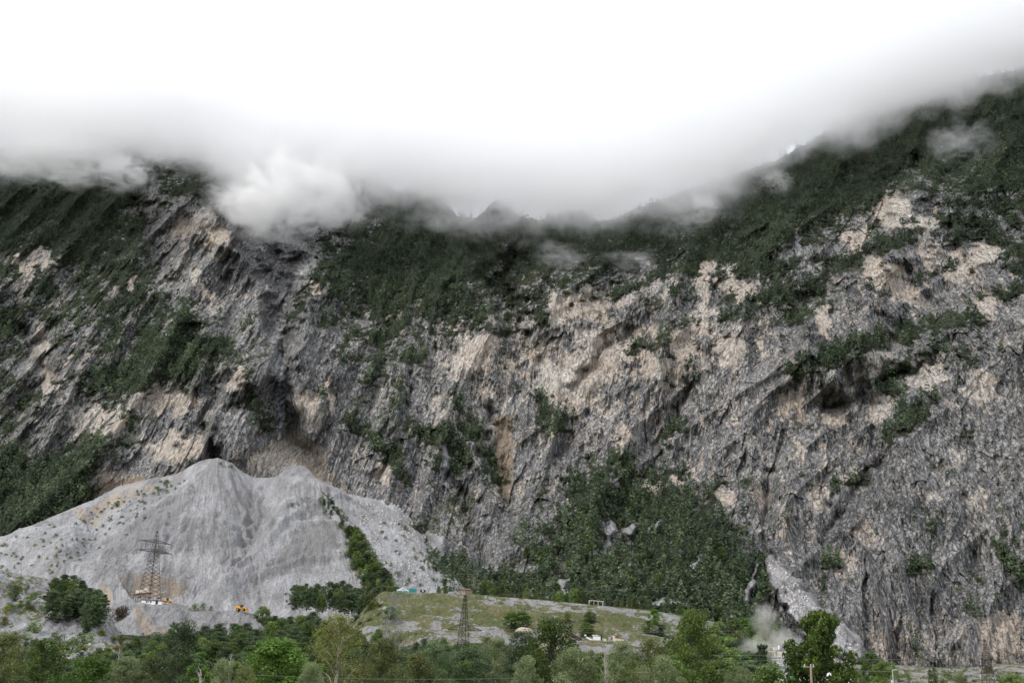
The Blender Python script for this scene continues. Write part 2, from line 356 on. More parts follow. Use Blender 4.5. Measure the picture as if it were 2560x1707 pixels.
LEDGES = [(28,[(1990,925),(2100,890),(2200,850),(2330,812),(2450,802)]),(13,[(1430,765),(1530,745),(1640,692),(1700,650)]),(15,[(1555,885),(1620,868),(1680,842)]),(22,[(2225,1095),(2280,1050),(2330,1000)]),(12,[(1680,955),(1725,920)]),(15,[(1640,1105),(1690,1068)]),
 (30,[(1070,1080),(1120,1120),(1150,1180)]),(28,[(1360,1000),(1400,1055)]),(22,[(640,1010),(665,1062)]),(18,[(1140,1010),(1160,1060),(1200,1085)]),(14,[(890,925),(970,965)]),(26,[(1780,560),(1850,680),(1910,760)]),(18,[(2040,705),(2200,620),(2330,560),(2440,520)]),
 (24,[(2440,560),(2560,640)]),(22,[(1900,690),(1990,790),(2060,760)]),(30,[(1550,620),(1700,560)]),(20,[(2490,1370),(2560,1460)]),(12,[(2180,560),(2150,640),(2180,700)]),(14,[(2440,760),(2560,720)]),(12,[(1750,1230),(1860,1215)]),(14,[(2080,1230),(2160,1200)]),
 (26,[(880,1060),(960,1120),(1010,1190)]),(18,[(1200,1120),(1260,1210)]),(16,[(1180,740),(1290,700),(1380,640)]),(20,[(240,960),(300,1000),(330,1060)]),(34,[(380,880),(470,840),(560,870)]),(22,[(210,950),(290,930),(390,900)]),(16,[(260,1110),(320,1120)]),(16,[(60,1010),(150,960)]),
 (12,[(960,1300),(1060,1330)]),(16,[(720,800),(780,720),(840,640)]),(10,[(590,900),(640,1000)]),(12,[(2300,700),(2420,640)]),(14,[(2270,1430),(2330,1400)]),(10,[(2060,1420),(2100,1400)]),(14,[(2480,1560),(2420,1520)])]
def mnt_masks(x, y, X, Z):
    veg = VEG(x, y) + 0.0
    lx, ly = x + 22 * fbm(X / 14, Z / 14, 3, 15), y + 18 * fbm(X / 14, Z / 14, 3, 16); ln_ = fbm(X / 9, Z / 7, 3, 18)
    for w_, p_ in LEDGES: d_, _ = seg_d(lx, ly, p_); veg = np.maximum(veg, .66 * (1 - sstep(.5, 1.7, d_ / w_ + .45 * ln_)))
    veg = veg + .30 * sstep(.35, .75, ridged(rot(X, Z, -52)[0] / 26, rot(X, Z, -52)[1] / 110, 3, 19) - .75) * sstep(.05, .25, veg)
    wob = fbm(X / 22, Z / 22, 4, 5)
    veg = veg * 1.06 + wob * 0.34 + fbm(X / 7, Z / 5, 3, 9) * 0.24
    pale = 0.14 * sstep(700, 1000, x) * sstep(500, 760, y) + 0.05 + pn(X / 60, Z / 45, 77) * 0.16
    wx, wy = x + fbm(X / 12, Z / 20, 3, 31) * 22, y + fbm(X / 12, Z / 20, 3, 41) * 26
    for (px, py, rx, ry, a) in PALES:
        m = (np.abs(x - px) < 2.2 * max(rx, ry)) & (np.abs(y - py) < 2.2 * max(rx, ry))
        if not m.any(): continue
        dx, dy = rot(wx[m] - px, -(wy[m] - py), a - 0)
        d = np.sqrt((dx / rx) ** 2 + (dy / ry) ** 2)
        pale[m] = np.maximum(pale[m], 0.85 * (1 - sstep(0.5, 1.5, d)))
    pale = np.maximum(pale, 0.40 * sstep(2080, 2200, x + fbm(X/20,Z/20,2,92)*40) * sstep(1480, 1570, y + fbm(X/20,Z/20,2,93)*40))
    pale = pale - 0.22 * sstep(1930, 2060, x) * sstep(1180, 1260, y) * (1 - sstep(1480, 1540, y))
    stx, stz = rot(X, Z, -10)
    strk = sstep(.12, .5, fbm(stx / 5.5, stz / 26, 4, 71, .6) + .75 * pn(X / 42, Z / 34, 78) - .08)
    pale = np.maximum(pale, strk * .48 * sstep(640, 900, x) * sstep(520, 700, y) * (1 - .45 * sstep(1250, 1500, y)))
    pale = np.maximum(pale, strk * .5 * (x < 700) * sstep(420, 560, y))
    scree = np.zeros(x.shape)
    wx, wy = x + fbm(X / 5, Z / 8, 4, 51, .65) * 9, y + fbm(X / 5, Z / 8, 4, 61, .65) * 11
    for p in SCREES: scree[inpoly(wx, wy, p)] = 1.0
    scree = scree * (fbm(X / 5, Z / 9, 3, 53) > -0.75)
    tan = np.zeros(x.shape)
    for p, a in TANS: m = inpoly(wx, wy, p); tan[m] = np.maximum(tan[m], a)
    veg = veg * (1 - scree * 0.96) - 0.75 * np.clip(pale - 0.35, 0, 1) - 0.35 * (tan > 0.5)
    gul = inpoly(wx + 10 * fbm(X / 20, Z / 20, 3, 57), wy, [(600,600),(800,560),(770,680),(715,760),(712,900),(740,1060),(700,1100),(680,1000),(672,820),(655,720)]); veg = np.where(gul, veg * .12, veg); pale = np.where(gul, 0, pale); scree = np.where(gul, .5, scree)
    dark = np.zeros(x.shape)
    for w, dp, pts in GULLIES:
        if w < 33 and not (pts[0][0] == 700):
            d, _ = seg_d(wx, wy, pts); dark = np.maximum(dark, 0.30 * np.exp(-(d / (w * .5)) ** 2))
    dark = np.where(scree > .5, np.clip(.45 + .9 * fbm(rot(X, Z, 38)[0] / 3, rot(X, Z, 38)[1] / 22, 4, 55), 0, 1), dark)
    grass = (0.10 + 0.18 * sstep(760, 1000, y)) * sstep(0.15, 0.5, veg) + 0.10 + 0.18 * pn(X / 35, Z / 30, 88)
    return veg, pale, scree, tan, dark, grass
CREST = [(-420,395),(-200,380),(0,372),(60,362),(150,375),(260,360),(350,340),(430,350),(490,352),(545,356),(575,420),(640,400),(760,400),(880,428),(930,440),(985,478),(1040,468),(1105,478),(1140,540),(1190,545),(1225,512),(1262,492),(1276,500),(1290,535),(1350,552),(1400,528),(1450,522),(1500,552),(1540,546),(1580,525),(1700,482),(1850,432),(1955,394),(2060,330),(2170,278),(2300,235),(2420,196),(2500,186),(2560,165),(2760,120),(2980,90)]
def build_mountain():
    nx, ny, nb = 1620, 700, 10
    xs = np.linspace(-420, 2980, nx)
    cx, cyy = np.array(CREST).T
    cr_ = np.interp(xs, cx, cyy); cr_ = cr_ + 5 * pn(xs / 26, xs * 0, 3) + 3.5 * pn(xs / 8, xs * 0, 4)
    v = np.linspace(0, 1, ny)[:, None]
    y = 1740 + (cr_[None, :] - 1740) * v; x = np.broadcast_to(xs, y.shape).copy()
    D = DB(x, y)
    P = at(x, y, D); X, Z = P[..., 0], P[..., 2]
    disp = np.zeros(x.shape)
    wx = x + fbm(X / 40, Z / 40, 3, 100) * 26; wy = y + fbm(X / 40, Z / 40, 3, 110) * 26
    for w, dp, pts in GULLIES: d, a = seg_d(wx, wy, pts); disp += dp * np.exp(-(d / (w * 1.15)) ** 1.5)
    for pts, am, wd, yr in (([(2280, 400), (2200, 520), (2140, 640), (2050, 740), (1990, 830), (1940, 950)], 42, 330, (420, 940)), ([(735, 560), (722, 680), (712, 800), (704, 900), (720, 1020)], 34, 260, (560, 1050)), ([(1290, 560), (1275, 700), (1280, 830)], 26, 240, (560, 820)),
                            ([(560, 860), (535, 980), (525, 1130)], 24, 180, (880, 1140)), ([(1930, 1180), (1925, 1390)], 16, 200, (1180, 1420)), ([(130, 800), (110, 930), (60, 1040)], 22, 200, (800, 1060)), ([(1560, 700), (1500, 900), (1420, 1080)], 16, 220, (720, 1100))):
        p_ = np.array(pts, float); o_ = np.argsort(p_[:, 1]); xl = np.interp(wy, p_[o_, 1], p_[o_, 0]); sx = wx - xl
        disp -= am * sstep(-4, 34, sx) * (1 - sstep(40, wd, sx)) * sstep(yr[0] - 70, yr[0] + 40, y) * (1 - sstep(yr[1] - 40, yr[1] + 70, y))
    for w, dp, pts in RIDGES: d, a = seg_d(wx, wy, pts); disp -= dp * np.exp(-(d / (w * 1.2)) ** 1.4)
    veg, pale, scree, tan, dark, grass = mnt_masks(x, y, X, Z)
    def blur2(a, n):
        for _ in range(n):
            p = np.pad(a, 1, mode='edge'); a = (p[:-2, 1:-1] + p[2:, 1:-1] + p[1:-1, :-2] + p[1:-1, 2:] + 2 * a) / 6
        return a
    scs = blur2(scree, 9); scree = np.where(scree < .75, scs, scs) + .38 * fbm(X / 3.2, Z / 4.5, 3, 59) * (scs > .04) * (scs < .96); veg = veg - .5 * np.clip(scs, 0, 1) * (scs > .3)
    # rock relief: strata and ribs leaning to the upper right, plus blocky noise
    soft = 1 - 0.70 * sstep(.45, 1.0, blur2(scs, 14))
    kk = .14 + .42 * sstep(-150, 420, X)
    r1x, r1z = (X - kk * (Z - 250)) * .93, Z * 1.0 + .3 * X; r2x, r2z = (X - (kk * .55 - .04) * (Z - 250)) * .97, Z + .15 * X
    sun_patch = np.exp(-(((x - 1430) / 330) ** 2 + ((y - 900) / 220) ** 2)); pale = pale + .42 * sun_patch * (0.6 + fbm(X / 12, Z / 25, 3, 97)); rough = soft * (1 - 0.35 * sstep(.5, 1, veg)) * (1 - 0.45 * sstep(.4, .8, pale))  # patch of sunlight on the centre cliff, painted in as paler rock
    r3x, r3z = rot(X, Z, -50)
    disp -= 24 * soft * (ridged(r1x / 80, r1z / 420, 3, 200) - 0.9)
    disp -= 11 * rough * (ridged(r2x / 27, r2z / 190, 3, 230) - 0.8)
    disp -= 8 * rough * sstep(1000, 1500, x) * (ridged(r3x / 34, r3z / 260, 3, 260) - 0.8)
    disp -= 2.0 * rough * (ridged(r1x / 9, r1z / 60, 3, 290) - 0.8)
    qx, qz = r1x + 3 * fbm(X / 22, Z / 30, 2, 281), r1z + 5 * fbm(X / 22, Z / 30, 2, 283)
    f1, e1 = facets(qx / 12, qz / 64, 21); disp += rough * (6.0 * f1 - 1.5 * np.exp(-e1 * 9))
    q2x, q2z = r2x + 1.0 * fbm(X / 9, Z / 12, 2, 285), r2z + 2 * fbm(X / 9, Z / 12, 2, 287)
    f2, e2 = facets(q2x / 4.4, q2z / 24, 22); disp += rough * (2.9 * f2 + 1.0 * np.exp(-e2 * 8))
    f3, e3 = facets(r1x / 2.0 + 1.2 * pn(X / 9, Z / 9, 288), r1z / 8.5, 23); disp += rough * (1 - .6 * sstep(.3, .65, pale)) * (0.95 * f3 + 0.5 * np.exp(-e3 * 6))
    f4, e4 = facets(X / 5.5 + pn(X / 9, Z / 9, 289), Z / 6.5, 24); disp += rough * sstep(-.1, .5, pn(X / 70, Z / 70, 299)) * 1.6 * f4
    # big smooth pale slabs sit back under overhangs
    disp += 4 * sstep(.35, .75, pale)
    edge = sstep(0, 0.02, 1 - v) ; disp = disp * (0.5 + 0.5 * edge)
    D = D + disp
    P = at(x, y, D)
    # back of the crest falling away
    base = P[-1]; back = []
    for k in range(1, nb + 1):
        q = base.copy(); q[:, 1] += 16 * k ** 1.3; q[:, 2] -= 1.0 * k ** 1.8; back.append(q)
    allP = np.concatenate([P.reshape(-1, 3), np.concatenate(back)])
    def ext(a): return np.concatenate([a.ravel(), np.tile(a[-1], nb)])
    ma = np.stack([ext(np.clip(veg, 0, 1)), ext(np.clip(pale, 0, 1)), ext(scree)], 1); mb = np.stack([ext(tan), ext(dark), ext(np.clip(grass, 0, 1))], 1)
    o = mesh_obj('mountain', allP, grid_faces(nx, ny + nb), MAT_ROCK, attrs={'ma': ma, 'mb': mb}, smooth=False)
    tag(o, kind='structure')
    return dict(xs=xs, cr=cr_, ny=ny, P=P, veg=veg, pale=pale, scree=scree)
MT = build_mountain()
def mnt_at(x, y):
    """points on the mountain seen at photo x,y (arrays)"""
    x = np.asarray(x, float); y = np.asarray(y, float)
    i = np.clip(np.rint((x - MT['xs'][0]) / (MT['xs'][1] - MT['xs'][0])).astype(int), 0, len(MT['xs']) - 1)
    v = (y - 1740) / (MT['cr'][i] - 1740)
    j = np.clip(np.rint(v * (MT['ny'] - 1)).astype(int), 0, MT['ny'] - 1)
    return MT['P'][j, i], MT['veg'][j, i], MT['scree'][j, i], (v <= 1) & (v >= 0)

# ------------------------------------------------------------------ straight-sloped sheets in front of the wall
SHEETS = {}
def sheet(name, top, bot, nx, ny, relief, masks, mat=None, back=(), curve=0.0, kind='structure'):
    """top / bot: [(photo x, photo y, distance)] crest and foot lines; the slope between them is real geometry"""
    T = np.array(top, float); B = np.array(bot, float)
    xs = np.linspace(T[0, 0], T[-1, 0], nx)
    tp = at(xs, np.interp(xs, T[:, 0], T[:, 1]), np.interp(xs, T[:, 0], T[:, 2]))
    bt = at(xs, np.interp(xs, B[:, 0], B[:, 1]), np.interp(xs, B[:, 0], B[:, 2]))
    v = np.linspace(0, 1, ny)[:, None, None]
    P = bt[None] * (1 - v) + tp[None] * v
    P[..., 2] -= curve * np.sin(np.pi * v[..., 0])
    x, y = proj(P)
    n = np.array([0, -0.5, 0.86])
    P = P + relief(x, y, P[..., 0], P[..., 1], P[..., 2], v[..., 0])[..., None] * n
    mk = masks(x, y, P[..., 0], P[..., 1], P[..., 2], v[..., 0])
    rows = [P]; mrows = [np.stack([np.broadcast_to(m, x.shape) for m in mk], -1)]
    last = P[-1]
    for dy, dz in back:
        q = last + np.array([0, dy, dz]); rows.append(q[None]); mrows.append(mrows[0][-1:])
    A = np.concatenate(rows); K = np.clip(np.concatenate(mrows), 0, 1)
    o = mesh_obj(name, A.reshape(-1, 3), grid_faces(nx, A.shape[0]), mat or MAT_SCREE, attrs={'ma': K[..., :3].reshape(-1, 3), 'mb': K[..., 3:].reshape(-1, 3)})
    tag(o, kind=kind)
    px, py = proj(A); SHEETS[name] = (A, px, py)
    return o
def on_sheet(name, x, y):
    A, px, py = SHEETS[name]; out = []
    i = np.argmin((px - x) ** 2 + (py - y) ** 2); return Vector([float(c) for c in A.reshape(-1, 3)[i]])

FAN_TOP = [(-420,1440,760),(-150,1395,775),(0,1345,790),(100,1308,800),(200,1264,815),(300,1216,830),(420,1182,845),(500,1158,852),(545,1152,852),(580,1160,850),(605,1178,850),(630,1189,855),(690,1192,858),
           (740,1194,860),(800,1207,862),(870,1236,860),(960,1252,858),(1000,1272,850),(1040,1312,835),(1080,1372,810),(1120,1430,770),(1180,1490,715)]
FAN_BOT = [(-420,1600,590),(0,1600,590),(250,1600,590),(650,1600,590),(760,1600,590),(950,1590,600),(1180,1580,640)]
RILL_A = (545, 1090); RILL_B = (742, 1060)
def fan_polar(x, y):
    w = sstep(620, 760, x)
    a1 = np.arctan2(x - RILL_A[0], y - RILL_A[1] + 5); a2 = np.arctan2(x - RILL_B[0], y - RILL_B[1] + 5)
    r1 = np.hypot(x - RILL_A[0], y - RILL_A[1]); r2 = np.hypot(x - RILL_B[0], y - RILL_B[1])
    return a1, r1, a2, r2, w
PIT = [(296,1450),(330,1446),(400,1450),(475,1463),(460,1480),(440,1492),(330,1492),(310,1475)]
def fan_relief(x, y, X, Y, Z, v):
    a1, r1, a2, r2, w = fan_polar(x, y)
    h = 0 * x
    for a, r, ww, s in ((a1, r1, 1 - w, 1), (a2, r2, w, 2)):
        aw = a + 0.10 * pn(x / 90, y / 90, s + 5)
        h = h + ww * np.clip(r / 160, 0, 1) * (0.9 * ridged(aw * 6, r / 300, 2, 400 + s) + 0.55 * ridged(aw * 22, r / 90, 2, 410 + s) + 0.75 * ridged(aw * 60, r / 40, 2, 420 + s))
    h += 3.0 * fbm(X / 70, Y / 60, 3, 430) + 1.1 * fbm(X / 14, Y / 20, 3, 435) + 0.6 * fbm(X / 3.5, Y / 5, 3, 440)
    # main ribs and hollows
    for wd, dp, pts in ((60, 3, [(545, 1155), (590, 1230), (700, 1310), (800, 1330)]), (60, 5, [(545, 1155), (440, 1260), (330, 1360), (180, 1420)]), (50, -6, [(620, 1190), (640, 1300), (620, 1420)]),
                        (60, 6, [(800, 1230), (850, 1300), (930, 1440)]), (40, -3, [(690, 1215), (670, 1290), (600, 1340)]), (36, 8, [(720, 1290), (640, 1400), (560, 1480)]), (40, -8, [(440, 1180), (330, 1290), (200, 1380)]),
                        (26, 5, [(205, 1310), (190, 1340), (182, 1380)]), (30, -7, [(250, 1270), (215, 1340), (190, 1400)]), (60, 8, [(0, 1420), (100, 1400), (180, 1400)])):
        d, _ = seg_d(x + 8 * pn(X / 25, Y / 25, 7), y, pts); h += dp * np.exp(-(d / wd) ** 2)
    # haul road benches
    d, _ = seg_d(x, y, [(170, 1440), (290, 1438), (400, 1446), (480, 1458), (560, 1475), (640, 1484)]); h += 3.2 * np.exp(-(d / 7) ** 2)
    d, _ = seg_d(x, y, [(640, 1500), (760, 1494)]); h += 3 * np.exp(-(d / 5) ** 2)
    for pts, a_ in (([(470, 1480), (560, 1440), (640, 1385), (720, 1325), (800, 1270), (870, 1250)], 1.8), ([(250, 1425), (360, 1400), (450, 1352), (560, 1330), (690, 1330), (800, 1330), (900, 1345)], 1.6), ([(190, 1385), (300, 1330), (400, 1275), (480, 1240)], 1.8),
                    ([(560, 1190), (610, 1270), (620, 1350), (560, 1430)], 1.4), ([(650, 1210), (640, 1290), (580, 1340), (470, 1370)], 1.5), ([(330, 1270), (430, 1265), (540, 1290)], 1.3), ([(640, 1440), (760, 1400), (860, 1400)], 1.6), ([(420, 1300), (400, 1380), (330, 1430)], 1.4)):
        d, _ = seg_d(x + 10 * pn(X / 18, Y / 18, 17), y + 6 * pn(X / 12, Y / 12, 18), pts); h += a_ * np.exp(-(d / 7) ** 2) - a_ * np.exp(-((d - 12) / 8) ** 2)
    m = inpoly(x, y, PIT); dd = np.minimum(seg_d(x, y, PIT + [PIT[0]])[0], 22); h -= np.where(m, dd * 0.75, 0)
    return h * sstep(0, .05, v) * (0.35 + 0.65 * sstep(0, .08, 1 - v))
def fan_masks(x, y, X, Y, Z, v):
    a1, r1, a2, r2, w = fan_polar(x, y)
    scree = np.ones(x.shape)
    st = (1 - w) * fbm(a1 * 11, r1 / 110, 6, 500, .68) + w * fbm(a2 * 11, r2 / 110, 6, 510, .68)
    dark = np.clip(0.32 + 0.5 * st + 0.3 * fbm(X / 40, Y / 30, 3, 520), 0, 1)
    br = np.zeros(x.shape)
    for p, a in (([(545,1160),(430,1180),(330,1215),(100,1320),(-400,1470),(-400,1520),(60,1440),(200,1370),(330,1290),(470,1210)],.9),([(900,1300),(1100,1380),(1180,1500),(1000,1480),(900,1400),(830,1300)],.6),
                 ([(700,1440),(950,1440),(960,1480),(700,1500)],.7),([(640,1250),(700,1200),(760,1240),(700,1300)],.35)):
        m = inpoly(x + 18 * fbm(X / 20, Y / 20, 3, 530), y + 14 * fbm(X / 20, Y / 20, 3, 540), p); br[m] = np.maximum(br[m], a)
    dark = dark * (1 - br)
    for p, a in (([(330,1290),(450,1250),(440,1330),(340,1400),(250,1400)],.55),([(560,1230),(700,1340),(620,1470),(540,1480),(520,1380)],.3),([(760,1330),(860,1340),(850,1400),(720,1440),(640,1440)],.75),([(740,1250),(800,1260),(830,1310),(770,1300)],.8),([(600,1200),(680,1260),(640,1330),(560,1260)],.55)):
        m = inpoly(x + 18 * fbm(X / 20, Y / 20, 3, 531), y + 14 * fbm(X / 20, Y / 20, 3, 541), p); dark[m] = np.maximum(dark[m], a)
    tan = 0.10 + 0.15 * fbm(X / 30, Y / 30, 3, 550)
    pm = inpoly(x + 3 * pn(X / 4, Y / 4, 8), y, PIT); tan = np.where(pm, 0.72 + 0.7 * fbm(X / 9, Y / 30, 3, 560), tan)
    m = inpoly(x, y, [(235,1500),(245,1475),(270,1474),(282,1490),(280,1510)]); tan = np.where(m, 1, tan)
    m = inpoly(x + 8 * fbm(X / 10, Y / 10, 3, 570), y, [(180,1290),(300,1225),(380,1195),(400,1200),(300,1260),(200,1310)]); tan = np.where(m, .55 + .4 * fbm(X / 8, Y / 8, 3, 577), tan)
    m = inpoly(x + 12 * fbm(X / 10, Y / 10, 3, 571), y, [(-200,1400),(120,1350),(190,1390),(120,1430),(-200,1470)]); tan = np.where(m, .35, tan)
    grass = 0.02 + 0.22 * sstep(330, 150, x) * sstep(0.25, 0.7, v) + 0.15 * inpoly(x, y, [(770,1230),(830,1260),(960,1420),(1000,1460),(900,1470),(800,1360)]) + 0.2 * sstep(960, 1060, x)
    veg = (0.55 + .3 * fbm(X / 8, Y / 8, 3, 581)) * inpoly(x + 6 * fbm(X / 8, Y / 8, 3, 582), y, [(800,1240),(830,1260),(960,1430),(990,1480),(920,1480),(870,1400),(850,1330)])
    return veg, 0 * x, scree, tan, dark, grass
sheet('scree_slope', FAN_TOP, FAN_BOT, 760, 300, fan_relief, fan_masks, back=((6, -1.5), (14, -7), (30, -20)), curve=3)

def up_relief(x, y, X, Y, Z, v): return (0.8 * fbm(X / 6, Z / 8, 3, 590) + .5 * ridged(X / 3, v * 2, 2, 591)) * sstep(0, .15, 1 - v)
def up_masks(x, y, X, Y, Z, v): return 0 * x, 0 * x, 1 + 0 * x, .2 + .3 * fbm(X / 10, Z / 10, 3, 592), np.clip(.25 + .5 * fbm(X / 7, Z / 12, 3, 593), 0, 1), 0 * x
sheet('upper_scree_cone', [(672,1204,866),(700,1184,880),(722,1164,892),(736,1164,898),(752,1163,898),(764,1166,892),(785,1190,884),(812,1214,870)], [(672,1212,858),(812,1224,858)], 120, 60, up_relief, up_masks, back=((10, -3), (30, -14)))

# the dug-off mound below the pylon and the loader bench
def mound_relief(x, y, X, Y, Z, v):
    h = 1.2 * ridged(X / 14, v * 1.2, 2, 600) + 0.5 * ridged(X / 4, v * 2, 2, 610) + 0.5 * fbm(X / 2.5, Y / 2.5, 2, 620)
    d, _ = seg_d(x, y, [(462, 1515), (470, 1560), (500, 1600)]); h -= 4 * np.exp(-(d / 12) ** 2)
    d, _ = seg_d(x, y, [(352, 1515), (360, 1550), (390, 1590)]); h += 3 * np.exp(-(d / 16) ** 2)
    return h * sstep(0, .1, 1 - v)
def mound_masks(x, y, X, Y, Z, v):
    tan = 0.12 + 0 * x
    d, a = seg_d(x, y, [(341, 1522), (344, 1545), (362, 1575), (378, 1600)]); tan = np.where(d < 4 + 7 * a + 3 * pn(X / 3, Y / 3, 9), 1.0, tan)
    d, a = seg_d(x, y, [(355, 1535), (370, 1560), (392, 1580)]); tan = np.where(d < 3.5, .8, tan)
    tan = np.where(inpoly(x, y, [(395, 1590), (405, 1565), (425, 1590)]), .9, tan)
    dark = np.where(x < 340, 0.0, np.where(x < 462, 0.38, 0.62)) + 0.25 * fbm(X / 8, Y / 6, 3, 630)  # sun from the left painted in: left flank lighter, right side darker
    return 0 * x, 0 * x, 1 + 0 * x, tan, np.clip(dark, 0, 1), 0.02 + 0 * x
sheet('gravel_mound', [(215,1600,600),(262,1572,600),(330,1528,600),(356,1506,600),(400,1508,600),(432,1507,600),(462,1524,602),(530,1524,606),(600,1526,610),(640,1536,610),(662,1566,606),(700,1600,600)],
      [(215,1640,560),(700,1640,560)], 420, 110, mound_relief, mound_masks, back=((8, 0.0), (24, 0.3), (50, 0.0)), curve=1.0)

# stony bushy slope at the lower left
def tal_relief(x, y, X, Y, Z, v): return (5 * fbm(X / 40, Y / 40, 3, 700) + 1.2 * fbm(X / 6, Y / 6, 3, 710) + 1.0 * ridged(X / 5 + v * 3, v * 4, 2, 720)) * sstep(0, .1, 1 - v)
def tal_masks(x, y, X, Y, Z, v):
    g = 0.42 + 0.30 * fbm(X / 16, Y / 16, 3, 730)
    m = inpoly(x, y, [(120,1560),(190,1560),(200,1600),(60,1640),(40,1620)]); g = np.where(m, 0.05, g)
    return 0.12 + 0.25 * fbm(X / 12, Y / 12, 3, 740), 0 * x, 1 + 0 * x, 0.15 + .2 * fbm(X / 20, Y / 20, 2, 750), 0.35 + .4 * fbm(X / 14, Y / 8, 3, 760), g
sheet('stony_slope', [(-420,1400,610),(0,1425,600),(120,1446,600),(200,1478,596),(255,1520,590),(300,1600,570)], [(-420,1680,400),(0,1680,400),(300,1690,400)], 300, 260, tal_relief, tal_masks, back=((10, -4), (30, -14)), curve=-3)

# grassed embankment across the middle
def emb_relief(x, y, X, Y, Z, v): return (0.5 * fbm(X / 3, Y / 3, 3, 800) + 1.5 * fbm(X / 30, Y / 12, 2, 810)) * sstep(0, .06, 1 - v)
def emb_masks(x, y, X, Y, Z, v):
    g = 0.72 + 0.36 * fbm(X / 14, Y / 8, 3, 820)
    band = sstep(1230, 1300, x) * sstep(.72, .8, v); g = g - band * (.22 + .3 * fbm(X / 6, Y / 6, 3, 821))
    low = (1 - sstep(.25, .5, v)) * 0.35; g = g - low * (0.6 + fbm(X / 10, Y / 6, 3, 830))
    return 0.12 + 0 * x, 0.1 + 0 * x, 1 + 0 * x, 0.38 + 0 * x, 0.55 + 0 * x, g
sheet('embankment', [(880,1560,480),(915,1515,485),(955,1480,490),(1060,1480,492),(1200,1487,494),(1350,1499,496),(1500,1513,498),(1620,1524,500),(1720,1540,498),(1820,1562,494),(1960,1600,480)],
      [(880,1610,430),(1200,1640,424),(1600,1660,424),(1960,1690,424)], 560, 90, emb_relief, emb_masks, back=((10, 0), (60, 1), (150, 4)), curve=-1.5)

# wooded ground rising from the valley floor, then the wide valley floor itself
def gr_relief(x, y, X, Y, Z, v): return 1.5 * fbm(X / 30, Y / 30, 3, 900) * sstep(0, .1, v)
def gr_masks(x, y, X, Y, Z, v):
    r = sstep(2040, 2120, x); return 0.62 - 0.5 * r + 0.35 * fbm(X / 15, Y / 15, 3, 910), 0 * x, 1 + 0 * x, 0.3 + .2 * r, 0.5 + 0 * x, 0.9 - 0.4 * r + .35 * fbm(X / 12, Y / 12, 3, 912)
sheet('wooded_ground', [(-420,1580,560),(600,1590,560),(700,1570,560),(900,1570,520),(1200,1590,460),(1700,1640,470),(1880,1640,600),(2060,1656,650),(2300,1668,645),(2560,1662,640),(2980,1668,620)],
      [(-420,1955,130),(2980,2055,130)], 260, 120, gr_relief, gr_masks, back=((40, 1), (160, 4)), curve=4.0)
gx, gy = np.meshgrid(np.linspace(-9000, 9000, 60), np.linspace(-9000, 9000, 60))
gz = -1.5 + 0 * gx
go = mesh_obj('valley_floor', np.stack([gx, gy, gz], -1).reshape(-1, 3), grid_faces(60, 60), MAT_SCREE,
              attrs={'ma': np.tile([0.5, 0, 1], (3600, 1)), 'mb': np.tile([0.3, 0.6, 0.9], (3600, 1))}); tag(go, kind='structure')

# ------------------------------------------------------------------ clouds
def mat_cloud(name, dens, zoff=None, noise_sc=0.012, nz_amp=1.0, ellip=None, thr=0.0):
    m = bpy.data.materials.new(name); m.use_nodes = True; t = m.node_tree; t.nodes.clear(); q = NB(t)
    o = N(t, 'ShaderNodeOutputMaterial'); s = N(t, 'ShaderNodeVolumePrincipled'); q.lk(s.outputs[0], o.inputs['Volume'])
    s.inputs['Color'].default_value = (1, 1, 1, 1); s.inputs['Anisotropy'].default_value = 0.8 if name == 'cloud_bank' else 0.45
    P = N(t, 'ShaderNodeTexCoord').outputs['Object']
    return m, t, q, s, P
CLOUD_BASE = [(-420,330),(0,345),(300,345),(480,345),(560,372),(620,420),(700,440),(820,430),(900,425),(1000,446),(1100,478),(1160,500),(1230,492),(1300,520),(1420,512),(1520,520),(1600,494),(1800,422),(2000,345),(2180,268),(2400,186),(2560,128),(2980,40)]
CLD = 1150.0
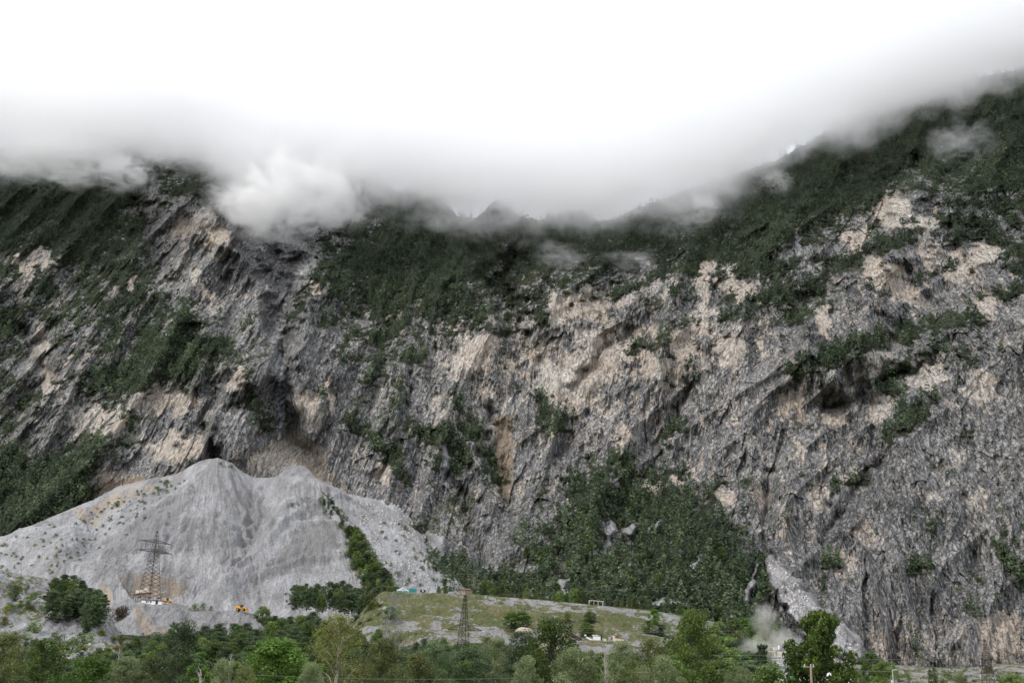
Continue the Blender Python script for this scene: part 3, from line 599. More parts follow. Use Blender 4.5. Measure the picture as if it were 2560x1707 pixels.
def build_clouds():
    m, t, q, s, P = mat_cloud('cloud_bank', 1)
    sp = N(t, 'ShaderNodeSeparateXYZ'); q.lk(P, sp.inputs[0])
    pts = np.array(CLOUD_BASE, float); w = at(pts[:, 0], pts[:, 1], np.full(len(pts), CLD))
    x0, x1, z0, z1 = w[:, 0].min(), w[:, 0].max(), w[:, 2].min() - 20, w[:, 2].max() + 20
    fc = N(t, 'ShaderNodeFloatCurve'); c = fc.mapping.curves[0]
    nx = (w[:, 0] - x0) / (x1 - x0); nz_ = (w[:, 2] - z0) / (z1 - z0)
    c.points[0].location = (nx[0], nz_[0]); c.points[1].location = (nx[-1], nz_[-1])
    for a, b in zip(nx[1:-1], nz_[1:-1]): c.points.new(a, b)
    fc.mapping.update()
    q.lk(q.ramp(sp.outputs[0], x0, x1, 0, 1, False), fc.inputs['Value'])
    zb = q.math('MULTIPLY_ADD', fc.outputs[0], z1 - z0, z0)
    # the base rises with distance so that it keeps resting on the crest behind
    zb = q.math('ADD', zb, q.math('MULTIPLY', q.math('SUBTRACT', sp.outputs[1], CLD), 0.42))
    n1 = q.noise(q.mapping(P, (0, 0, 0), (1, 1, 1.5)), 0.011, 4, 0.6)
    h = q.math('SUBTRACT', sp.outputs[2], zb)
    h = q.math('ADD', h, q.math('MULTIPLY', q.math('SUBTRACT', n1, 0.43), 205.0))
    h = q.math('ADD', h, q.math('MULTIPLY', q.math('SUBTRACT', q.noise(P, 0.045, 4, 0.65), 0.5), 105.0))
    d = q.math('POWER', q.ramp(h, -22.0, 40.0, 0, 1, False), 1.5)
    d = q.math('MULTIPLY', d, q.ramp(h, 25.0, 190.0, 1.0, 0.0))
    q.lk(q.math('MULTIPLY', d, 0.05), s.inputs['Density'])
    # hull following the base
    ptsx = np.linspace(-420, 2980, 40); by = np.interp(ptsx, pts[:, 0], pts[:, 1]) + 150
    b = at(ptsx, by, np.full(40, CLD)); V = []
    for k, yy in enumerate((1050.0, 1290.0)):
        lo = b.copy(); lo[:, 2] += (yy - CLD) * 0.42 - 6; lo[:, 0] *= 1.0; lo[:, 1] = yy
        hi = lo.copy(); hi[:, 2] += 340
        V += [lo, hi]
    V = np.concatenate(V); n = 40; F = []
    L0, H0, L1, H1 = 0, n, 2 * n, 3 * n
    for i in range(n - 1):
        F += [(L0 + i, L0 + i + 1, H0 + i + 1, H0 + i), (L1 + i + 1, L1 + i, H1 + i, H1 + i + 1), (L0 + i + 1, L0 + i, L1 + i, L1 + i + 1), (H0 + i, H0 + i + 1, H1 + i + 1, H1 + i)]
    F += [(L0, H0, H1, L1), (L0 + n - 1, L1 + n - 1, H1 + n - 1, H0 + n - 1)]
    o = mesh_obj('cloud_bank', V, F, m, smooth=False); tag(o, kind='stuff')
    # loose wisps: (x, y, D, rx, ry photo px, density)
    for k, (x, y, D, rx, ry, dn) in enumerate([(690,490,1080,230,150,.10),(840,470,1100,130,150,.08),(600,420,1120,150,110,.07),(770,540,1085,90,70,.05),(120,390,1120,210,85,.08),(310,425,1120,110,75,.08),(430,375,1130,120,55,.05),(520,530,1060,70,50,.018),
        (1400,640,990,95,50,.020),(1580,648,985,95,36,.018),(1755,520,1000,95,66,.03),(1945,450,990,66,50,.03),(2400,350,960,120,80,.016),(1090,560,1080,40,30,.022),(1200,500,1140,70,50,.03),(1690,560,1000,90,50,.012),(2080,300,1080,110,50,.035),(60,400,1150,90,70,.03)]):
        m, t, q, s, P = mat_cloud('mist', 1)
        ln = N(t, 'ShaderNodeVectorMath', operation='LENGTH'); q.lk(P, ln.inputs[0])
        n1 = q.noise(q.mapping(q.scale(P, 1.0), (0, k, 0), (1, 1, 1)), 2.1, 5, 0.65)
        n1.node.inputs['Distortion'].default_value = 0.8
        mpn = N(t, 'ShaderNodeVectorMath', operation='ADD'); 
        d = q.math('SUBTRACT', 1.0, ln.outputs['Value']); d = q.math('ADD', d, q.math('MULTIPLY', q.math('SUBTRACT', n1, 0.54), 4.6))
        d = q.math('MULTIPLY', q.ramp(d, 0.05, 0.9), q.ramp(ln.outputs['Value'], 1.0, 0.5))
        q.lk(q.math('MULTIPLY', d, dn), s.inputs['Density'])
        bpy_me = ico(2, 1.0)
        o = mesh_obj('mist', bpy_me[0], bpy_me[1], m)
        o.location = atv(x, y, D); sc = D / FOC * 1.05; o.scale = (rx * sc, max(rx, ry) * sc * 0.8, ry * sc); tag(o, kind='stuff')
    # dust over the concrete plant
    m, t, q, s, P = mat_cloud('dust', 1); s.inputs['Color'].default_value = (0.9, 0.88, 0.85, 1)
    ln = N(t, 'ShaderNodeVectorMath', operation='LENGTH'); q.lk(P, ln.inputs[0])
    n1 = q.noise(P, 2.3, 5, 0.6)
    sp = N(t, 'ShaderNodeSeparateXYZ'); q.lk(P, sp.inputs[0])
    d = q.math('ADD', q.math('SUBTRACT', 1.0, ln.outputs['Value']), q.math('MULTIPLY', q.math('SUBTRACT', n1, 0.55), 2.6))
    d = q.math('MULTIPLY', q.ramp(d, 0.0, 0.9), q.ramp(ln.outputs['Value'], 1.0, 0.5)); d = q.math('MULTIPLY', d, q.ramp(sp.outputs[0], -1.0, 0.6, 0.4, 1.6))
    q.lk(q.math('MULTIPLY', d, 0.16), s.inputs['Density'])
    for (x, y, rx, ry) in ((1945, 1612, 70, 74), (1905, 1545, 48, 66), (1880, 1620, 60, 50)):
        v, f = ico(2, 1.0); o = mesh_obj('dust', v, f, m); o.location = atv(x, y, 330); sc = 330 / FOC; o.scale = (rx * sc, rx * sc, ry * sc); tag(o, kind='stuff')
def ico(sub, r):
    bm = bmesh.new(); bmesh.ops.create_icosphere(bm, subdivisions=sub, radius=r)
    v = np.array([x.co[:] for x in bm.verts]); f = np.array([[x.index for x in p.verts] for p in bm.faces]); bm.free(); return v, f
build_clouds()

# ------------------------------------------------------------------ foliage
def mat_leaf(name, a, b_, trans=0.35, vary=0.25):
    m, t, b, o = new_mat(name); q = NB(t)
    A = N(t, 'ShaderNodeAttribute', attribute_name='tint').outputs['Fac']; oi = N(t, 'ShaderNodeObjectInfo').outputs['Random']
    f = q.math('ADD', q.math('MULTIPLY', A, 0.85), q.math('MULTIPLY', oi, 0.25))
    c = q.mix(f, a, b_); c = q.scale(c, q.ramp(oi, 0, 1, 1 - vary, 1 + vary, False))
    q.lk(c, b.inputs['Base Color']); b.inputs['Roughness'].default_value = 0.6; b.inputs['Specular IOR Level'].default_value = 0.25
    tr = N(t, 'ShaderNodeBsdfTranslucent'); q.lk(c, tr.inputs['Color']); ms = N(t, 'ShaderNodeMixShader'); ms.inputs[0].default_value = trans
    q.lk(b.outputs[0], ms.inputs[1]); q.lk(tr.outputs[0], ms.inputs[2]); q.lk(ms.outputs[0], o.inputs['Surface'])
    return m
LEAF = dict(
    pine=mat_leaf('pine_needles', (0.032, 0.060, 0.032), (0.165, 0.225, 0.100)),
    broad=mat_leaf('broad_leaves', (0.042, 0.078, 0.022), (0.21, 0.29, 0.08)),
    bright=mat_leaf('bright_leaves', (0.040, 0.085, 0.016), (0.17, 0.28, 0.055)),
    willow=mat_leaf('willow_leaves', (0.085, 0.115, 0.050), (0.36, 0.42, 0.20)),
    olive=mat_leaf('olive_leaves', (0.055, 0.074, 0.026), (0.27, 0.30, 0.11)),
    birch=mat_leaf('birch_leaves', (0.09, 0.105, 0.028), (0.38, 0.39, 0.11)),
    maple=mat_leaf('maple_leaves', (0.028, 0.055, 0.012), (0.18, 0.25, 0.05)),
    yellow=mat_leaf('yellow_leaves', (0.12, 0.13, 0.02), (0.36, 0.34, 0.06)),
    brown=mat_leaf('brown_leaves', (0.035, 0.028, 0.018), (0.11, 0.085, 0.05)),
    slope=mat_leaf('slope_foliage', (0.017, 0.031, 0.026), (0.140, 0.185, 0.098)))
BARK = simple('bark', (0.12, 0.10, 0.085), 0.9, scale=1.5); BIRCHBARK = simple('birch_bark', (0.62, 0.58, 0.52), 0.8, var=0.25, scale=1.2); DEAD = simple('dead_wood', (0.36, 0.32, 0.29), 0.9)

def quads(P, size, rng, up=0.35, asp=1.0, nrm=None):
    n = len(P); d = rng.normal(size=(n, 3)); d[:, 2] += up * 2 * np.sign(d[:, 2])
    if nrm is not None: d = d * 0.75 + nrm * 1.1
    d /= np.linalg.norm(d, axis=1)[:, None]
    a = np.cross(d, rng.normal(size=(n, 3))); a /= np.linalg.norm(a, axis=1)[:, None]; b = np.cross(d, a)
    s = size * rng.uniform(.6, 1.3, n)[:, None]
    V = np.stack([P - a * s, P - b * s * asp * .6, P + a * s, P + b * s * asp * .6], 1).reshape(-1, 3)
    return V
def tube(pts, rad, k=5):
    pts = np.array(pts, float); n = len(pts); V = []; F = []
    for i in range(n):
        d = pts[min(i + 1, n - 1)] - pts[max(i - 1, 0)]; d /= np.linalg.norm(d) + 1e-9
        a = np.cross(d, [0.3, 0.9, 0.1] if abs(d[2]) > .5 else [0, 0, 1]); a /= np.linalg.norm(a); b = np.cross(d, a)
        for j in range(k):
            th = 2 * math.pi * j / k; V.append(pts[i] + rad[i] * (a * math.cos(th) + b * math.sin(th)))
    for i in range(n - 1):
        for j in range(k): F.append((i * k + j, i * k + (j + 1) % k, (i + 1) * k + (j + 1) % k, (i + 1) * k + j))
    F.append(tuple(range((n - 1) * k, n * k))); F.append(tuple(range(k))[::-1])
    return V, F
class MB:
    def __init__(s): s.V = []; s.F = []
    def add(s, V, F): o = len(s.V); s.V += [tuple(map(float, v)) for v in V]; s.F += [tuple(i + o for i in f) for f in F]; return s
    def tube(s, pts, rad, k=5):
        if not hasattr(rad, '__len__'): rad = [rad] * len(pts)
        return s.add(*tube(pts, rad, k))
    def bar(s, a, b, w): return s.tube([a, b], w, 4)
    def box(s, c, sz, rz=0.0, rx=0.0, ry=0.0, taper=1.0):
        R = Matrix.Rotation(rz, 3, 'Z') @ Matrix.Rotation(ry, 3, 'Y') @ Matrix.Rotation(rx, 3, 'X'); V = []
        for z in (-1, 1):
            t = taper if z > 0 else 1.0
            for x, y in ((-1, -1), (1, -1), (1, 1), (-1, 1)): V.append(Vector(c) + R @ Vector((x * sz[0] / 2 * t, y * sz[1] / 2 * t, z * sz[2] / 2)))
        return s.add(V, [(3, 2, 1, 0), (4, 5, 6, 7), (0, 1, 5, 4), (1, 2, 6, 5), (2, 3, 7, 6), (3, 0, 4, 7)])
    def cyl(s, a, b, r, k=16, r2=None): return s.tube([a, b], [r, r if r2 is None else r2], k)
    def prism(s, prof, y0, y1, ax='y'):
        n = len(prof); V = [(x, y0, z) for x, z in prof] + [(x, y1, z) for x, z in prof]
        F = [tuple(range(n)), tuple(range(2 * n - 1, n - 1, -1))] + [(i + n, (i + 1) % n + n, (i + 1) % n, i) for i in range(n)]
        return s.add(V, F)
    def build(s, name, mat, parent=None, smooth=False): return mesh_obj(name, s.V, s.F, mat, parent, smooth)

def make_tree(name, seed, H=10.0, R=3.0, base=0.15, shape='round', nclump=40, nleaf=2500, leaf=0.22, asp=1.0, mat='broad', bark=None, limbs=7, trunk=0.2, sag=0.0, leader=True, csize=0.30, flat=0.75):
    """one prototype: an Empty with a trunk and a crown of many small leaves in clumps on limbs"""
    rng = np.random.default_rng(seed); root = empty(name, (0, 0, 0))
    mb = MB(); n = 7; lean = rng.normal(size=2) * 0.025 * H
    tp = [(lean[0] * (k / n) ** 2 + rng.normal() * .012 * H * (k > 0), lean[1] * (k / n) ** 2 + rng.normal() * .012 * H * (k > 0), -0.6 + (H * 0.93 + .6) * k / n) for k in range(n + 1)]
    mb.tube(tp, [trunk * (1 - 0.86 * k / n) for k in range(n + 1)], 7)
    C = []; 
    for i in range(nclump):
        f = base + (1 - base) * ((i + .5) / nclump) ** (0.85); f = min(f, .985); h = (f - base) / (1 - base)
        if shape == 'round': w = math.sqrt(max(0.02, 1 - (2 * h - 0.86) ** 2 / 1.35))
        elif shape == 'cone': w = max(0.06, (1 - h) ** 0.75) * (0.75 + 0.5 * rng.random())
        elif shape == 'pine': w = (0.55 + 0.45 * math.sin(3.0 * min(1, h + .12))) * (0.7 + 0.5 * rng.random()) * (1 if h < .8 else 1.15 - (h - .8) * 3)
        elif shape == 'column': w = 0.5 + 0.5 * math.sin(math.pi * min(1, h * .9 + .15))
        elif shape == 'dome': w = math.sqrt(max(0.02, 1 - h ** 2.2))
        th = i * 2.39996 + rng.normal() * .5; r = R * w * (rng.uniform(.45, 1.0) if i % 4 else rng.uniform(0, .5))
        C.append((math.cos(th) * r, math.sin(th) * r, f * H - csize * .3 * R))
    C = np.array(C); C[:, :2] += np.array([np.interp(C[:, 2], [p[2] for p in tp], [p[k] for p in tp]) for k in (0, 1)]).T
    for i in range(0, nclump, max(1, nclump // (limbs * 2))):
        c = C[i]; z0 = max(base * H * .6, c[2] - np.hypot(c[0], c[1]) * (0.9 if sag == 0 else 1.3)); x0 = np.interp(z0, [p[2] for p in tp], [p[0] for p in tp]); y0 = np.interp(z0, [p[2] for p in tp], [p[1] for p in tp])
        mid = ((x0 + c[0]) / 2, (y0 + c[1]) / 2, (z0 + c[2]) / 2 + .06 * H * rng.random()); rr = trunk * .30 * (1 - .6 * z0 / H)
        mb.tube([(x0, y0, z0), mid, tuple(c)], [rr, rr * .6, rr * .2], 5)
    mb.build('trunk', bark or BARK, root, True)
    cw = rng.uniform(.6, 1.35, nclump); per = np.maximum(4, (nleaf * cw / cw.sum()).astype(int)); P = []; T = []; NR = []
    for i in range(nclump):
        k = per[i]; d = rng.normal(size=(k, 3)); d /= np.linalg.norm(d, axis=1)[:, None]; rad = R * csize * cw[i] * rng.uniform(.35, 1.0, k) ** .6
        p = C[i] + d * rad[:, None] * np.array([1.1, 1.1, flat]); p[:, 2] -= sag * rng.random(k) ** 2 * R * .5
        P.append(p); NR.append(d); T.append(np.clip(rng.normal(.45, .16) + rng.normal(0, .2, k), 0, 1))
    P = np.concatenate(P); T = np.concatenate(T)
    V = quads(P, leaf, rng, asp=asp, nrm=np.concatenate(NR))
    mesh_obj('crown', V, np.arange(len(V)).reshape(-1, 4), LEAF[mat], root, False, attrs={'tint': np.repeat(T, 4)})
    root['_H'] = H; root['_R'] = R
    return root
PROTO_USED = {}
def place(proto, loc, H, W=None, rz=None, label=None, cat='tree', group=None, mat=None):
    """first use moves the prototype itself, afterwards copies of it and of its parts"""
    if proto.name in PROTO_USED:
        r = proto.copy(); COL.objects.link(r)
        for ch in proto.children:
            c = ch.copy(); COL.objects.link(c); c.parent = r
    else: r = proto; PROTO_USED[proto.name] = 1
    sz = H / proto['_H']; sx = sz if W is None else (W / 2) / proto['_R']
    r.location = loc; r.rotation_euler = (0, 0, RNG.uniform(0, 6.28) if rz is None else rz); r.scale = (sx, sx, sz)
    for k in ('label', 'group'): 
        if k in r: del r[k]
    tag(r, label, cat, group); return r
RNG = random.Random(5); NR = np.random.default_rng(11)
PR = dict(
    pine=[make_tree('pine_tree', 10 + k, 11, 2.9, .08, 'pine', 40, 3600, .23, 1.0, 'pine', trunk=.17, flat=.6, csize=.36) for k in range(4)],
    mpine=[make_tree('mountain_pine', 14 + k, 9, 2.7, .06, 'pine', 30, 1500, .30, 1.0, 'pine', trunk=.15, flat=.6, csize=.38) for k in range(4)],
    fir=[make_tree('spruce_tree', 20 + k, 12, 2.4, .05, 'cone', 50, 3000, .24, .8, 'pine', trunk=.16, flat=.4, csize=.30, sag=.3) for k in range(2)],
    broad=[make_tree('broadleaf_tree', 30 + k, 10, 3.4, .06, 'round', 52, 5200, .22, 1.1, 'broad') for k in range(4)],
    bright=[make_tree('lime_green_tree', 40 + k, 10, 3.4, .06, 'round', 46, 7000, .19, 1.2, 'bright') for k in range(2)],
    olive=[make_tree('olive_green_tree', 45 + k, 10, 3.4, .06, 'dome', 46, 8500, .19, .6, 'olive', sag=.3) for k in range(3)],
    willow=[make_tree('willow_tree', 50 + k, 9, 3.8, .05, 'dome', 52, 13000, .17, .42, 'willow', csize=.26) for k in range(3)],
    birch=[make_tree('birch_tree', 60, 22, 4.2, .36, 'round', 110, 10000, .15, .8, 'birch', BIRCHBARK, limbs=16, trunk=.42, sag=.7, csize=.22)],
    maple=[make_tree('maple_tree', 61, 20, 4.6, .50, 'round', 90, 12500, .23, 1.3, 'maple', limbs=18, trunk=.32, csize=.21)],
    oak=[make_tree('oak_tree', 62, 20, 4.4, .52, 'round', 44, 6800, .18, 1.2, 'maple', limbs=16, trunk=.30, csize=.27)],
    darkpine=[make_tree('scots_pine', 63 + k, 13, 4.4, .08, 'pine', 46, 8500, .15, .7, 'pine', trunk=.25, csize=.30, flat=.6) for k in range(2)],
    nbroad=[make_tree('broadleaf_tree', 130 + k, 18, 4.2, .30, 'round', 60, 8000, .21, 1.1, 'broad', limbs=12, trunk=.28, csize=.26) for k in range(2)],
    nbright=[make_tree('lime_green_tree', 140 + k, 18, 4.6, .30, 'round', 70, 11000, .18, 1.2, 'bright', limbs=12, trunk=.28, csize=.24) for k in range(2)],
    nolive=[make_tree('olive_green_tree', 145 + k, 18, 4.4, .26, 'dome', 66, 12000, .18, .6, 'olive', sag=.3, limbs=12, trunk=.28, csize=.24) for k in range(3)],
    nwillow=[make_tree('willow_tree', 150 + k, 16, 4.4, .26, 'dome', 70, 15000, .17, .42, 'willow', csize=.22, limbs=12, trunk=.28) for k in range(3)],
    ndarkpine=[make_tree('scots_pine', 163 + k, 18, 4.2, .25, 'pine', 60, 11000, .17, .7, 'pine', trunk=.28, csize=.26, flat=.6) for k in range(3)],
    poplar=[make_tree('poplar_tree', 70, 9, 1.1, .04, 'column', 30, 1500, .18, 1, 'broad', trunk=.12, csize=.5)],
    shrub=[make_tree('shrub', 75 + k, 2.2, 1.6, .04, 'dome', 14, 420, .17, 1, 'broad', trunk=.06, limbs=3, csize=.42) for k in range(3)],
    bushdk=[make_tree('brown_bush', 80, 3.4, 3.2, .04, 'dome', 22, 1400, .18, 1, 'brown', trunk=.1, limbs=4, csize=.36)],
    yellow=[make_tree('yellow_shrub', 81, 3.5, 1.8, .04, 'dome', 16, 700, .2, 1, 'yellow', trunk=.08, limbs=4, csize=.4)])
GA, _gx, _gy = SHEETS['wooded_ground']; _GF = GA.reshape(-1, 3)
def ground_z(X, Y):
    i = np.argmin((_GF[:, 0] - X) ** 2 + (_GF[:, 1] - Y) ** 2); return float(_GF[i, 2]) if Y > 128 else float(np.interp(Y, [0, 130], [-1.2, _GF[i, 2]]))
def standing(kind, x, ytop, D, wpx, label, group=None, cat='tree', k=None, hmin=3.0):
    t = atv(x, ytop, D); gz = ground_z(t.x, t.y); H = max(hmin, (t.z - gz) / .97)
    pr = PR[kind][RNG.randrange(len(PR[kind])) if k is None else k]
    return place(pr, (t.x, t.y, gz), H, wpx * 1.08 * D / FOC, None, label, cat, group)

# near trees along the bottom of the view: (kind, x, photo top, distance, width in photo px, label)
NEAR = [
 ('olive', 25, 1585, 170, 150, 'dark olive tree at the bottom left edge, in front of the wood'), ('broad', 110, 1600, 190, 120, 'dark green tree, second of the front row from the left'),
 ('bright', 215, 1650, 150, 150, 'low yellow-green bushy tree in the bottom left corner'), ('willow', 315, 1648, 165, 150, 'grey-green willow standing low behind the yellow-green bush, front row left'),
 ('darkpine', 130, 1625, 230, 90, 'blackish pine behind the front row at the lower left'), ('darkpine', 448, 1562, 150, 120, 'tall dark conifer rising left of the grey willow, topmost of the lower left trees'),
 ('olive', 385, 1640, 170, 110, 'olive tree left of the tall dark conifer'), ('willow', 560, 1655, 150, 90, 'small silvery willow just right of the tall dark conifer'), ('bright', 700, 1605, 165, 185, 'big round bright green tree left of the birch'),
 ('olive', 620, 1665, 150, 80, 'low olive shrub-like tree left of the bright green tree'), ('birch', 853, 1540, 175, 135, 'tall birch with a white trunk and thin yellow-green leaves'),
 ('olive', 965, 1598, 185, 150, 'broad olive-green tree right of the white birch'), ('olive', 1040, 1635, 165, 130, 'lower olive tree between the birch and the dark pines'), ('willow', 780, 1665, 140, 110, 'grey willow at the foot of the birch'),
 ('darkpine', 1098, 1608, 180, 110, 'dark bushy pine in front of the middle pylon'), ('darkpine', 1180, 1622, 160, 130, 'blue-green pine at the bottom centre of the picture'), ('darkpine', 1302, 1582, 175, 90, 'pointed dark pine left of the brownish olive tree'),
 ('willow', 1235, 1600, 200, 120, 'grey-green willow between two dark pines behind the front row'), ('willow', 1315, 1650, 140, 110, 'small willow under the pointed dark pine'), ('oak', 1372, 1560, 170, 125, 'brownish olive tree with dense crown behind the silver willow'),
 ('willow', 1440, 1632, 130, 190, 'large silver-green willow bush at the bottom, widest of the willows'), ('willow', 1545, 1610, 210, 110, 'greyish willow standing behind the silver willow bush'), ('willow', 1640, 1648, 135, 150, 'silver-green willow at the bottom, left of the oak trunk'),
 ('oak', 1718, 1538, 185, 105, 'yellow-green tree with a bare trunk below its crown, crossed by power lines'), ('olive', 1615, 1600, 205, 110, 'dull olive tree left of the bare-trunked tree'), ('broad', 1690, 1660, 150, 110, 'low green tree under the bare-trunked tree'),
 ('fir', 1906, 1612, 260, 66, 'conical conifer just left of the concrete plant'), ('broad', 1800, 1655, 200, 120, 'green tree at the bottom between oak and concrete plant'), ('willow', 1850, 1672, 180, 100, 'grey-green willow low down left of the concrete plant'),
 ('maple', 2044, 1543, 132, 140, 'big dark green maple in front of the white halls'), ('broad', 1770, 1610, 260, 100, 'mid-green tree right of the bare-trunked tree'),
 ('bright', 2178, 1632, 330, 56, 'light green tree at the foot of the scree chute'), ('broad', 2210, 1655, 300, 70, 'dark rounded tree right of the light green tree at the scree foot'), ('poplar', 2327, 1676, 330, 16, 'left one of the two slim poplars below the cliff'),
 ('poplar', 2338, 1673, 330, 15, 'right one of the two slim poplars below the cliff'), ('broad', 2135, 1672, 250, 50, 'small dark tree beside the white hall roof'), ('olive', 2405, 1692, 260, 60, 'grey-green bush left of the right-hand pylon'), ('broad', 2530, 1690, 240, 90, 'dark bush in the bottom right corner')]
for (kd, x, yt, D, w, lb) in NEAR: standing('n' + kd if 'n' + kd in PR else kd, x, yt, D, w, lb)

def scatter(n, xr, yr, fn, mind, seed):
    rng = np.random.default_rng(seed); pts = []; tries = 0
    while len(pts) < n and tries < n * 60:
        tries += 1; x, y = rng.uniform(*xr), rng.uniform(*yr)
        if not fn(x, y): continue
        if any(abs(x - a) < mind and abs(y - b) < mind * .5 for a, b in pts): continue
        pts.append((x, y))
    return sorted(pts, key=lambda p: p[1])
# the wood between the near trees and the slopes: rows further and further back
def wood_top(x): return np.interp(x, [-60, 60, 180, 300, 420, 520, 640, 720, 800, 900, 1010, 1100, 1200, 1300, 1420, 1600, 1700, 1800, 1900], [1590, 1592, 1598, 1585, 1565, 1555, 1552, 1530, 1525, 1530, 1562, 1565, 1570, 1585, 1600, 1605, 1570, 1545, 1535])
WOODL = {'pine': 'dark pine in the wood between the gravel mound and the front trees', 'broad': 'green broadleaf tree in the wood between the gravel mound and the front trees', 'fir': 'pointed spruce in the wood between the gravel mound and the front trees', 'bright': 'light green tree in the wood between the gravel mound and the front trees', 'olive': 'olive-green tree in the wood between the gravel mound and the front trees'}
def wood_label(kd, x, f):
    a = {'pine': 'dark pine', 'broad': 'green broadleaf tree', 'fir': 'pointed spruce', 'bright': 'light green tree', 'olive': 'olive-green tree'}[kd]
    r_ = 'in the back rows' if f < .35 else 'halfway back' if f < .7 else 'in the front rows'
    w = 'below the stony slope' if x < 230 else 'below the gravel mound' if x < 470 else 'below the right wheel loader' if x < 690 else 'around the birch top' if x < 940 else 'left of the black pylon' if x < 1150 else 'below the embankment' if x < 1440 else 'near the white crusher' if x < 1620 else 'near the bare-trunked tree' if x < 1780 else 'left of the concrete plant'
    return a + ' of wood ' + w + ', ' + r_
def debris_label(x, y, tall):
    v_ = 'at the top' if y < 1290 else 'in the upper part' if y < 1370 else 'in the lower part' if y < 1470 else 'at the foot'
    h_ = 'left side' if x < 1430 else 'middle' if x < 1620 else 'right side' if x < 1800 else 'beside the grey scree chute'
    return ('tall' if tall else 'small') + ' dark pine on debris slope, ' + v_ + ', ' + h_
for (x, y) in scatter(430, (-60, 1930), (1530, 1665), lambda x, y: y > wood_top(x) + RNG.uniform(0, 8) and not (1380 < x < 1620 and y < 1625) and not (1240 < x < 1345 and y < 1585) , 12, 71):
    f = (y - wood_top(x)) / max(20, 1665 - wood_top(x)); D = 505 - 250 * f + RNG.uniform(-20, 20)
    if 1380 < x < 1620: D = min(D, 360)
    kd = RNG.choices(['pine', 'broad', 'fir', 'bright', 'olive'], [6, 3.2, 1.0, .8, 1.2] if x < 1300 else [3, 5, 1, 1.0, 2.0])[0]
    t = atv(x, y, D); gz = ground_z(t.x, t.y); H = min(max(5.0, (t.z - gz) / .97), 16)
    pr = PR[kd][RNG.randrange(len(PR[kd]))]
    place(pr, (t.x, t.y, t.z - H * .97), H, (W_ := H * RNG.uniform(.62, .9)), None, ('slim ' if W_ < H * .71 else 'wide ' if W_ > H * .82 else '') + wood_label(kd, x, f), 'tree', {'pine': 'dark pines of the wood', 'broad': 'broadleaf trees of the wood', 'fir': 'spruces of the wood', 'bright': 'light green trees of the wood', 'olive': 'olive trees of the wood'}[kd])

def slope_place(kd, p, H, W, label, group, cat='tree'):
    return place(PR[kd][RNG.randrange(len(PR[kd]))], Vector(p) - Vector((0, 0, .25)), H, W, None, label, cat, group)
# grove on the stony slope at the left
for (x, y) in scatter(34, (118, 262), (1478, 1590), lambda x, y: inpoly(np.array(x), np.array(y), [(128,1500),(160,1478),(255,1520),(262,1560),(215,1588),(190,1560),(122,1555)]), 13, 72):
    slope_place(RNG.choice(['pine', 'pine', 'fir', 'broad']), on_sheet('stony_slope', x, y), RNG.uniform(8, 12), RNG.uniform(6, 8), RNG.choice(['upper', 'highest'] if y < 1515 else ['upper middle'] if y < 1540 else ['lower middle'] if y < 1562 else ['lowest']).replace('highest', 'upper') + ' tree of the dense grove left of the gravel mound, ' + ('left side' if x < 175 else 'middle' if x < 220 else 'right side'), 'grove left of the gravel mound')
for (x, y) in scatter(46, (0, 300), (1450, 1640), lambda x, y: not inpoly(np.array(x), np.array(y), [(120,1470),(262,1500),(262,1570),(120,1565)]) and y > np.interp(x, [0, 130, 260, 300], [1448, 1462, 1560, 1600]), 10, 73):
    slope_place(RNG.choice(['shrub', 'shrub', 'yellow']) if RNG.random() < .8 else 'pine', on_sheet('stony_slope', x, y), RNG.uniform(2.0, 4.5), RNG.uniform(3, 6.5), ('low ' if RNG.random() < .5 else 'taller ') + 'bush on the stony left slope, ' + ('above' if y < 1500 else 'beside' if y < 1570 else 'below') + ' the dense grove' + (' near the left edge' if x < 90 else ''), 'bushes on the stony slope', 'bush')
# strip of trees and bushes down the right side of the scree fan
STRIP = [(800,1240),(820,1240),(850,1290),(900,1350),(940,1420),(985,1470),(960,1490),(905,1470),(870,1400),(878,1350),(862,1345),(845,1310),(815,1290),(795,1265)]
for (x, y) in scatter(80, (790, 1000), (1240, 1500), lambda x, y: inpoly(np.array(x), np.array(y), STRIP), 9, 74):
    kd = RNG.choice(['pine', 'broad', 'olive', 'shrub']) if y > 1330 else RNG.choice(['shrub', 'pine', 'shrub'])
    H = RNG.uniform(2.5, 4.5) if y < 1330 else RNG.uniform(5, 8.5)
    slope_place(kd, on_sheet('scree_slope', x, y), H, H * RNG.uniform(.75, 1.1), kd.replace('broad', 'leafy').replace('shrub', 'shrubby').replace('pine', 'pine-like') + ' plant in the green strip on the scree fan, ' + ('top end' if y < 1300 else 'upper part' if y < 1360 else 'lower part' if y < 1430 else 'bottom end'), 'green strip on the scree fan', 'tree' if kd != 'shrub' else 'bush')
